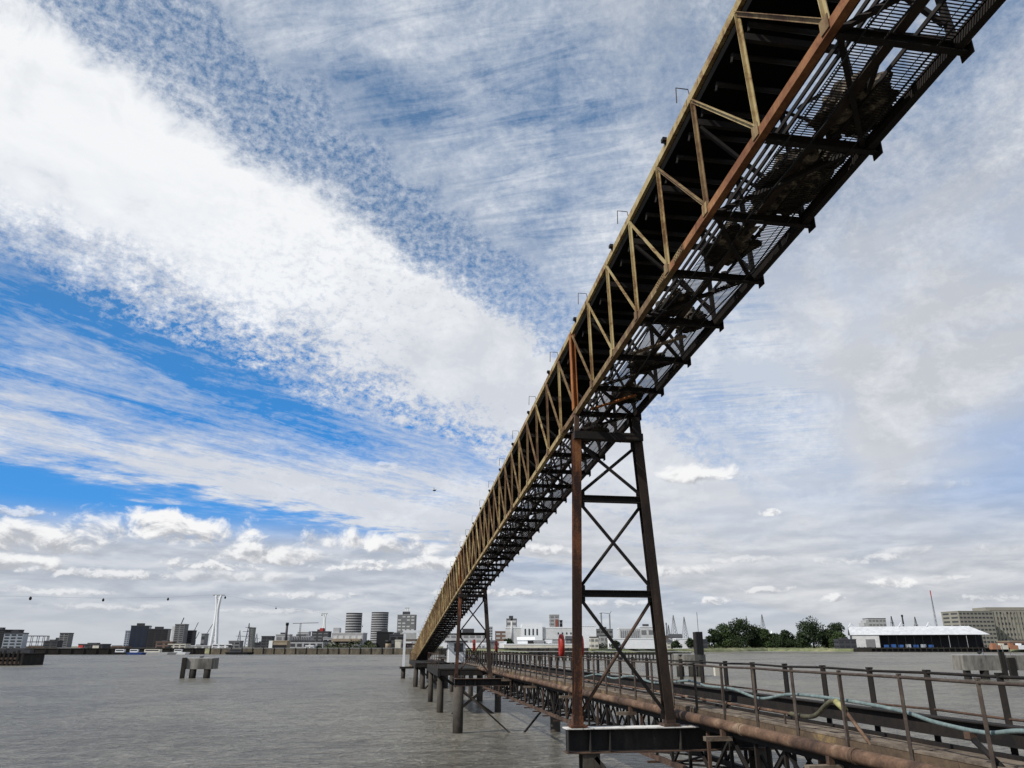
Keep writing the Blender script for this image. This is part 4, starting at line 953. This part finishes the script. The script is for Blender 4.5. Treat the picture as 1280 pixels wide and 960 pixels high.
# --- behind jetty
t_, L, slab, (w, dep, base, zt) = bld('wharf_building', 'long pale building with a black roof and many windows behind the far trestle tower', 555, 610, 793, 560, 'pale', 3, 'grey', 'blk', parapet=False)
m = MB(); slab(m, -w * .1, w * .16, -dep * .2, dep * .2, zt + .72, zt + 4); m.build('roof_house', 'dgrey', t_)
m = MB(); slab(m, -w / 2, w / 2, -dep / 2 - 2.5, -dep / 2 - .2, base, base + 4); m.build('white_base', 'white', t_)
bld('tower_block', 'thin blue grey tower right of the far trestle tower', 611, 615.5, 784, 820, 'silver', 8, 'dgrey')
bld('low_block', 'brown apartment row right of the far trestle tower', 619, 634, 790, 640, 'brick', 4, 'pale')
bld('apartment_block', 'balconied block rising behind the left end of the white factory', 633, 646, 774, 800, 'grey', 6, 'offwhite')
chimney('white chimney in front of the left end of the factory', 639.5, 805, 773, 600, .8, 'offwhite')
t_, L, slab, (w, dep, base, zt) = bld('white_factory', 'long white factory with a raised hall and tall slot windows', 632, 735, 785, 600, 'offwhite', 0, 'glass', 'white', parapet=False, dep=45)
m = MB(); slab(m, -w / 2 + 12, -w / 2 + 28, -dep / 2 - 1.5, dep * .3, base, zt + 3.0); m.build('raised_hall', 'white', t_)
for k in range(4): m = MB(); x = -w / 2 + 14.4 + 3.0 * k; slab(m, x, x + 1.1, -dep / 2 - 1.65, -dep / 2 - 1.45, zt - 5.2, zt - .6); m.build('slot_window', 'glass', t_)
for k in range(4): m = MB(); x = w * .13 + 3.2 * k; slab(m, x, x + 1.0, -dep / 2 - .15, -dep / 2 + .05, zt - 4.6, zt - 3.2); m.build('window', 'glass', t_)
m = MB(); slab(m, -w / 2 + 28.1, w / 2 - 3, -dep / 2 - .2, -dep / 2 + .02, zt - 9.0, zt - 8.0); m.build('window_strip', 'grey', t_)
m = MB(); slab(m, -w / 2 + 28.1, w / 2 - 3, -dep / 2 - 6, -dep / 2 - .25, base, zt - 10.2); m.build('lean_to', 'pale', t_)
t_, L, slab, (w, dep, base, zt) = bld('white_shed', 'low white shed with curved end in front of the factory', 647, 668, 800, 560, 'white', 0, roofm='white', roof='gable', parapet=False)
m = MB(); slab(m, w * .1, w / 2 + 8, -dep / 2 - .4, -dep / 2 - .02, base, zt - .5); m.build('opening', 'blk', t_)
bld('quay_store', 'long white wall of sheeted goods on the quay before the factory', 630, 718, 806, 545, 'cream', 0, roofm='white', parapet=False)
bld('quay_store', 'small white box shed left of the sheeted goods', 624, 633, 803, 550, 'white', 0, parapet=False)
t_, L, slab, (w, dep, base, zt) = bld('tower_block', 'grey and red brick tower block behind the white factory', 687, 699, 769, 780, 'pale', 9, 'grey')
m = MB(); slab(m, w * .08, w * .36, -dep / 2 - .5, -dep / 2 - .16, base, zt - 4); m.build('brick_panel', 'redbrick', t_)
bld('tower_block', 'small dark block beside the red brick tower block', 700, 703, 776, 790, 'dgrey', 6, 'pale')
bld('white_block', 'bright white factory end block seen just right of the orange leg', 727, 745, 783, 590, 'white', 0, parapet=False)
bld('dark_block', 'dark block below the tower cranes behind the near trestle tower', 745, 766, 787, 760, 'grey', 4, 'dgrey')
bld('white_warehouse', 'pale warehouse with a row of piers behind the near trestle tower', 774, 800, 786, 620, 'offwhite', 0, vert=10, balc='pale', roofm='white', parapet=False)
bld('white_warehouse', 'white stepped warehouse left of the right trestle leg', 800, 818, 784, 640, 'offwhite', 2, 'grey', 'white')
bld('low_store', 'long low white store in front of the piered warehouse', 762, 822, 799, 560, 'white', 0, parapet=False, dep=12)
bld('low_store', 'low white store between the right trestle leg and the timber tower', 845, 868, 799, 600, 'white', 0, parapet=False, dep=12)
bld('pitched_shed', 'dark pitched shed below the three lattice masts', 838, 853, 797, 660, 'pale', 0, roofm='dgrey', roof='gable', parapet=False)
# domed white building peeping between trees
t_, L, slab, (w, dep, base, zt) = bld('tent_hall', 'white hall with pointed roof peaks between the two tree groups', 960, 1000, 797, 900, 'offwhite', 1, 'grey', 'white', parapet=False)
for k, x in enumerate((-.32, -.05, .25)):
    m = MB(); q = L(w * x, -dep * .3, zt + .7); m.tube([q, q + V((0, 0, 7 if k == 0 else 4))], 3.5, 8, True, .2); m.build('peak', 'white', t_)
# --- right: long white shed on its piled wharf
d0 = 690
a = atd(1067, 808, 640); 
p0 = onz(1068, 814.8, WATER); p1 = onz(1262, 815.2, WATER)
ex = (p1 - p0).normalized(); ey = V((-ex.y, ex.x, 0)); Lw = (p1 - p0).length
t_ = thing('wharf_deck', 'dark timber piled wharf under the long white shed', 'wharf', (p0 + p1) / 2)
def Q(x, y, z): q = p0 + ex * x + ey * y; return V((q.x, q.y, z))
def qbox(m, xa, xb, ya, yb, za, zb_): m.hexa([Q(x, y, z) for z in (za, zb_) for x, y in ((xa, ya), (xb, ya), (xb, yb), (xa, yb))])
m = MB(); qbox(m, 0, Lw, 0, 32, -1.8, -1.0); m.build('deck', 'timber', t_)
for k in range(28):
    x = Lw * k / 27; m = MB(); qbox(m, x - .35, x + .35, -.5, .2, WATER - 1, -.4); m.build('pile', 'timber', t_)
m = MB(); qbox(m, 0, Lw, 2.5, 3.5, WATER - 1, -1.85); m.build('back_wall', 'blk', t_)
m = MB(); qbox(m, 0, Lw * .12, -.6, 2.4, WATER - 1, -.9); m.build('end_crib', 'timber', t_)
hs = 12.0
zt = atd(1100, 793.5, p0.dot(HF)).z; zr = atd(1100, 783.5, p0.dot(HF) + 14).z
ws = Lw * .895
t_ = thing('waterside_shed', 'long white roofed open shed standing on the timber wharf at the right', 'shed', Q(ws / 2, 14, -1))
m = MB(); m.v += [Q(-1.5, 1.5, zt), Q(ws + 1, 1.5, zt), Q(ws - 12, 15, zr), Q(-1.5, 15, zr), Q(-1.5, 28, zt), Q(ws, 28, zt)]
m.v += [q - V((0, 0, .25)) for q in m.v[:6]]
m.f += [(0, 1, 2, 3), (3, 2, 5, 4), (6, 9, 8, 7), (9, 10, 11, 8), (0, 6, 7, 1), (0, 3, 9, 6), (3, 4, 10, 9), (1, 7, 8, 2), (2, 8, 11, 5), (4, 5, 11, 10)]; m.sm += [False] * 10
m.build('roof', 'whiteroof', t_)
m = MB(); qbox(m, 0, ws * .205, 2.2, 2.6, -1, zt - .3); m.build('front_wall', 'offwhite', t_)
m = MB(); m.v += [Q(0, 2.3, -1), Q(0, 28, -1), Q(0, 28, zt - .2), Q(0, 15, zr - .4), Q(0, 2.3, zt - .2)] + [Q(.3, 2.3, -1), Q(.3, 28, -1), Q(.3, 28, zt - .2), Q(.3, 15, zr - .4), Q(.3, 2.3, zt - .2)]
m.f += [(4, 3, 2, 1, 0), (5, 6, 7, 8, 9), (0, 1, 6, 5), (1, 2, 7, 6), (2, 3, 8, 7), (3, 4, 9, 8), (4, 0, 5, 9)]; m.sm += [False] * 7
m.build('gable_end', 'dgrey', t_)
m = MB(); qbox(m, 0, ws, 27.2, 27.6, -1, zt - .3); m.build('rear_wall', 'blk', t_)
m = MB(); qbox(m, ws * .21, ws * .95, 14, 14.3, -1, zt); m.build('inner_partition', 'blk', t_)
m = MB(); qbox(m, ws * .1, ws * .17, 2.0, 2.19, -1, zt - 4); m.build('roller_door', 'grey', t_)
for k in range(13): m = MB(); x = ws * (.21 + .76 * k / 12); qbox(m, x - .15, x + .15, 2.2, 2.6, -1, zt - .3); m.build('column', 'pale' if k in (8, 10) else 'blk', t_)
for k in range(7): m = MB(); x = ws * (.235 + .055 * k); qbox(m, x, x + ws * .035, 4, 8, -.98, 1.4 + .4 * (k % 2)); m.build('sheeted_stack', 'bluesheet' if k in (0, 1, 2) else ('silver' if k % 2 else 'bluesheet'), None, ['bright blue sheeted stack, first from the left inside the open shed', 'blue sheeted stack, second from the left inside the open shed', 'blue sheeted stack, third from the left inside the open shed', 'silver sheeted stack, fourth from the left inside the open shed', 'blue sheeted stack, fifth from the left inside the open shed', 'silver sheeted stack, sixth from the left inside the open shed', 'blue sheeted stack, furthest right inside the open shed'][k], 'stack', 'sheeted stacks in the open shed')
for k, px in enumerate((1069, 1136, 1172)):
    q = Q(ws * (px - 1067) / 173., 15, zr - .3); m = MB(); m.tube([q + V((-3, 0, 0)), q + V((0, 0, 3.6)), q + V((3.4, 0, 1.2))], .35, 6); m.build('roof_vent', 'white', t_)
# stepped white round-ended apartments, granary mill
t_, L, slab, (w, dep, base, zt) = bld('curved_apartments', 'pale apartment block with a curved stepped end behind the white shed', 1085, 1107, 773.5, 900, 'pale', 7, 'grey', 'dgrey', parapet=False)
for k in range(4): m = MB(); slab(m, -w / 2 - 2.6 * (k + 1), -w / 2 - 2.6 * k - .02, -dep / 2 + .5 * k, dep / 2, base, zt - 1.6 - 2.4 * k * (1 + k * .16)); m.build('stepped_end', 'pale', t_)
t_, L, slab, (w, dep, base, zt) = bld('grain_mill', 'huge grey derelict flour mill with closely set vertical piers at the right edge', 1237, 1330, 763, 800, 'stone', 7, 'glass', 'stone', vert=22, balc='stone', rz=.0, parapet=False, dep=30)
m = MB(); slab(m, -w / 2, w / 2, -dep * .3, dep * .5, zt + .72, zt + 3.4); m.build('roof_storey', 'stone', t_)
bld('mill_wing', 'pale grey stepped wing of windows left of the huge flour mill', 1194, 1240, 764.5, 780, 'stone', 9, 'dgrey', 'stone', rz=.12, parapet=False, dep=26)
bld('low_block', 'low building with a tiled roof below the flour mill', 1262, 1300, 802, 700, 'brick', 1, 'glass', 'sandy')
for k, (x, mt, lab) in enumerate([(1244, 'orangebox', 'orange stack of goods on the wharf end right of the white shed'), (1254, 'cream', 'cream pile of goods right of the orange stack'), (1266, 'orangebox', 'second orange stack of goods near the right edge'), (1276, 'white', 'white pile of goods at the right edge below the flour mill')]):
    q = atd(x, 812, 640); m = MB(); m.box((q.x, q.y, q.z + 1.8), 6, 5, 3.2, RZ); m.box((q.x - 1.2, q.y, q.z + 4.1), 3, 3, 1.4, RZ); m.build('goods_stack', mt, None, lab, 'stack')
# filler skyline: each its own building
rnd = random.Random(12)
fill = [(20, 60, 809), (128, 160, 811), (300, 340, 811), (404, 416, 798), (456, 472, 806), (736, 760, 803), (820, 846, 797), (868, 884, 800), (1048, 1070, 800)]
fl = ['low dark sheds behind the timber wharf', 'low pale sheds behind the moored boats left of the blue tower', 'long low grey shed on the quay left of the brown roofed shed', 'narrow grey block left of the large grey warehouse', 'low brown block between the two round apartment towers', 'low pale shed right of the orange trestle leg', 'low grey shed behind the right trestle leg', 'low grey shed left of the tree group', 'low grey shed between the trees and the white wharf shed']
for (x0, x1, y), lab in zip(fill, fl): bld('waterside_building', lab, x0, x1, y, rnd.uniform(590, 700), rnd.choice(['grey', 'dgrey', 'brick', 'pale']), 2, 'glass')

small = [(598, 606, 806, 548, 'white', 'small white kiosk at the right end of the black roofed building'), (612, 619, 803, 556, 'grey', 'small grey store just left of the white box shed'),
 (604, 612, 800, 600, 'brick', 'small brown store behind the white kiosk'), (668, 680, 803, 552, 'pale', 'small grey shed right of the curved white shed'), (682, 690, 801, 556, 'white', 'tall narrow white store in front of the middle of the factory'),
 (692, 706, 804, 550, 'offwhite', 'low off white shed in front of the right half of the factory'), (708, 720, 799, 565, 'dgrey', 'dark lean shed against the right half of the factory'), (738, 748, 797, 575, 'cream', 'cream store at the foot of the bright white end block'),
 (750, 760, 795, 640, 'pale', 'pale store left of the piered warehouse'), (820, 828, 791, 650, 'offwhite', 'narrow white store at the right end of the stepped warehouse'), (828, 838, 802, 560, 'cream', 'low cream shed beside the right trestle leg'),
 (425, 432, 805, 546, 'brick', 'small brown shed in front of the large grey warehouse'), (440, 449, 807, 544, 'offwhite', 'small white shed in front of the large grey warehouse'), (505, 514, 804, 545, 'brick', 'brown store directly behind the white portal'),
 (382, 392, 808, 542, 'white', 'small white shed by the quay left of the red topped block'), (268, 276, 810, 545, 'grey', 'small grey store before the cable car hall'), (140, 150, 811, 545, 'white', 'small white boathouse left of the black hulled vessel')]
for x0, x1, y, d_, mt, lab in small: bld('waterside_store', lab, x0, x1, y, d_, mt, 1 if x0 % 3 else 2, 'glass' if x0 % 2 else 'grey', parapet=False, roof='gable' if x0 % 4 == 0 else 'flat', roofm=['dgrey', 'white', 'grey'][x0 % 3])
# ================================================================== BOATS
def boat(label, px, py, d, L_, hm, cm, h=1.4, cabin=True):
    c = atd(px, py, d); c = V((c.x, c.y, WATER)); t_ = thing('moored_boat', label, 'boat', c, 'boats moored along the far left shore')
    m = MB(); pr = [(-.5, -.5), (.3, -.5), (.5, 0), (.3, .5), (-.5, .5)]; wd = L_ * .25
    pts = [c + RT * (x * L_) + HF * (y * wd) for x, y in pr]; n = 5
    low = [c + (q - c) * .86 for q in pts]
    m.v += [V((q.x, q.y, WATER - .3)) for q in low] + [V((q.x, q.y, WATER + h)) for q in pts]
    m.f += [tuple(range(n))[::-1], tuple(range(n, 2 * n))] + [(k, (k + 1) % n, n + (k + 1) % n, n + k) for k in range(n)]; m.sm += [False] * 7
    m.build('hull', hm, t_)
    if cabin:
        q = c - RT * L_ * .15; m = MB(); m.box((q.x, q.y, WATER + h + .9), L_ * .4, wd * .6, 1.8, RZ); m.build('cabin', cm, t_)
        m = MB(); q2 = q - HF * (wd * .31); m.box((q2.x, q2.y, WATER + h + 1.1), L_ * .34, .06, .6, RZ); m.build('windows', 'glass', t_)
for a_ in [('small white boat left of the dark hulled vessel on the left shore', 49, 817, 520, 9, 'white', 'white'), ('white boat moored under the grey shed on the left', 74, 817.5, 520, 8, 'white', 'offwhite'), ('pale launch moored below the red ended warehouse', 105, 817.5, 520, 10, 'offwhite', 'white'),
           ('black hulled vessel with white top left of the blue tower', 154, 818, 500, 14, 'blk', 'white'), ('blue and white boat below the dark blue tower', 171, 818, 490, 12, 'blueboat', 'white'), ('long white barge below the dark tower pair', 198, 818, 500, 24, 'offwhite', 'cream'), ('white launch below the grey concrete tower', 226, 817.5, 510, 12, 'white', 'offwhite'),
           ('dark barge right of the cable car hall', 300, 818, 500, 18, 'blk', 'dgrey'), ('small white boat beside the brown roofed shed', 314, 817, 520, 7, 'white', 'white')]: boat(*a_)

# ================================================================== TREES
def tree(label, px, pyt, d, wpx, mat='leaf', n=3400, seed=0, group='trees on the far right bank', name='broadleaf_tree'):
    b = atd(px, 812, d); b = V((b.x, b.y, GZ - .2)); zt_ = atd(px, pyt, d).z; H_ = zt_ - b.z; Wd = wpx / 963 * d / 2
    t_ = thing(name, label, 'tree', b, group); rnd = random.Random(seed); m = MB()
    m.tube([b, b + V((.2, 0, H_ * .3)), b + V((-.2, .3, H_ * .6))], H_ * .03, 8, True, H_ * .015)
    cl = []
    for k in range(24):
        a = rnd.uniform(0, 2 * pi); hh = rnd.uniform(.10, .93); rr = Wd * (1 - ((hh - .38) / .64) ** 2) * rnd.uniform(.1, .8)
        c = b + V((cos(a) * rr, sin(a) * rr, hh * H_ * .86)); cl.append((c, Wd * rnd.uniform(.30, .5)))
        if k < 8: m.tube([b + V((0, 0, H_ * .3)), (b + V((0, 0, H_ * .4)) + c) / 2, c], H_ * .010, 5, True, H_ * .003)
    m.build('trunk', 'bark', t_)
    m = MB()
    for k in range(n):
        c, r = rnd.choice(cl); q = V((rnd.gauss(0, 1), rnd.gauss(0, 1), rnd.gauss(0, 1))).normalized() * (r * rnd.random() ** .33)
        q.z *= .8; p = c + q; s = rnd.uniform(.35, .85)
        e1 = V((rnd.gauss(0, 1), rnd.gauss(0, 1), rnd.gauss(0, 1))).normalized(); e2 = e1.cross(V((rnd.gauss(0, 1), rnd.gauss(0, 1), rnd.gauss(0, 1)))).normalized()
        if p.z < b.z + .6: continue
        m.quad(p - e1 * s, p - e2 * s * .7, p + e1 * s, p + e2 * s * .7)
    m.build('crown', mat, t_)
TR = [(893, 783, 700, 18, 'leaf', 'dark tree at the left end of the left tree group'), (908, 777, 705, 28, 'leaf2', 'round mid green tree second in the left tree group'), (926, 772, 700, 34, 'leaf', 'tallest broad dark tree in the left tree group'),
      (944, 779, 710, 24, 'leaf', 'dark tree right of the tallest in the left tree group'), (958, 784, 705, 18, 'leaf2', 'smaller green tree near the right end of the left tree group'), (972, 790, 700, 18, 'leaf', 'low dark tree between the two tree groups'), (984, 787, 690, 24, 'leaf', 'low bushy tree just left of the big round tree'),
      (1018, 770, 690, 40, 'leaf', 'big round dark tree leading the right tree group'), (1004, 788, 680, 20, 'leaf', 'lower dark tree at the left foot of the big round tree'), (1049, 774, 700, 26, 'leaf', 'tall dark tree at the right end of the trees'), (1036, 786, 690, 22, 'leaf', 'low dark tree between the big round tree and the last tall tree'), (1052, 790, 670, 22, 'leaf2', 'light green rounded tree in front of the last tall tree')]
for i, (x, y, d_, w_, mt, lab) in enumerate(TR): tree(lab, x, y, d_, w_ * 1.3, mt, 5200 if w_ > 20 else 3400, i + 1)
for i, (x, y, d_, w_, lab) in enumerate([(636, 797, 560, 16, 'dark bushy tree in front of the left end of the white factory'), (460, 800, 570, 12, 'small dark tree between the round towers and the dark shed'), (417, 806, 545, 8, 'small dark bush tree beside the large grey warehouse'), (398, 809, 540, 8, 'low dark bush tree by the long pale warehouse'), (770, 801, 560, 18, 'small tree on the bank behind the near trestle tower'), (786, 802, 570, 14, 'second small tree on the bank behind the near trestle tower'), (845, 800, 580, 16, 'small dark tree beside the right trestle leg'), (864, 797, 600, 14, 'dark tree left of the timber tower')]):
    tree(lab, x, y, d_, w_, 'leaf', 1200, 40 + i, 'small trees on the far bank')
# scrub and ground cover (uncountable)
rnd = random.Random(99); m = MB()
for k in range(9000):
    seg = rnd.choice([(735, 870), (735, 870), (880, 1066), (880, 1066), (880, 1066), (405, 470)])
    px = rnd.uniform(*seg); f = [i for i in range(K - 1) if shore_px[i][0] <= px < shore_px[i + 1][0]][0]
    tt = (px - shore_px[f][0]) / (shore_px[f + 1][0] - shore_px[f][0]); s0 = shore[f].lerp(shore[f + 1], tt); nd = V((s0.x, s0.y, 0)).normalized()
    bk = rnd.uniform(14, 60); p = s0 + nd * bk; clump = noise.noise(V((px * .12, bk * .05, 0)))
    p.z = GZ + rnd.random() * max(.5, 2.6 + clump * 5) * (.4 if bk < 22 else 1); s = rnd.uniform(.35, .8)
    e1 = V((rnd.gauss(0, 1), rnd.gauss(0, 1), rnd.gauss(0, 1))).normalized(); e2 = e1.cross(V((rnd.gauss(0, 1), rnd.gauss(0, 1), rnd.gauss(0, 1)))).normalized()
    m.quad(p - e1 * s, p - e2 * s * .7, p + e1 * s, p + e2 * s * .7)
m.build('scrub', 'scrub', None, 'low scrub and weeds along the far bank', 'scrub', None, 'stuff')
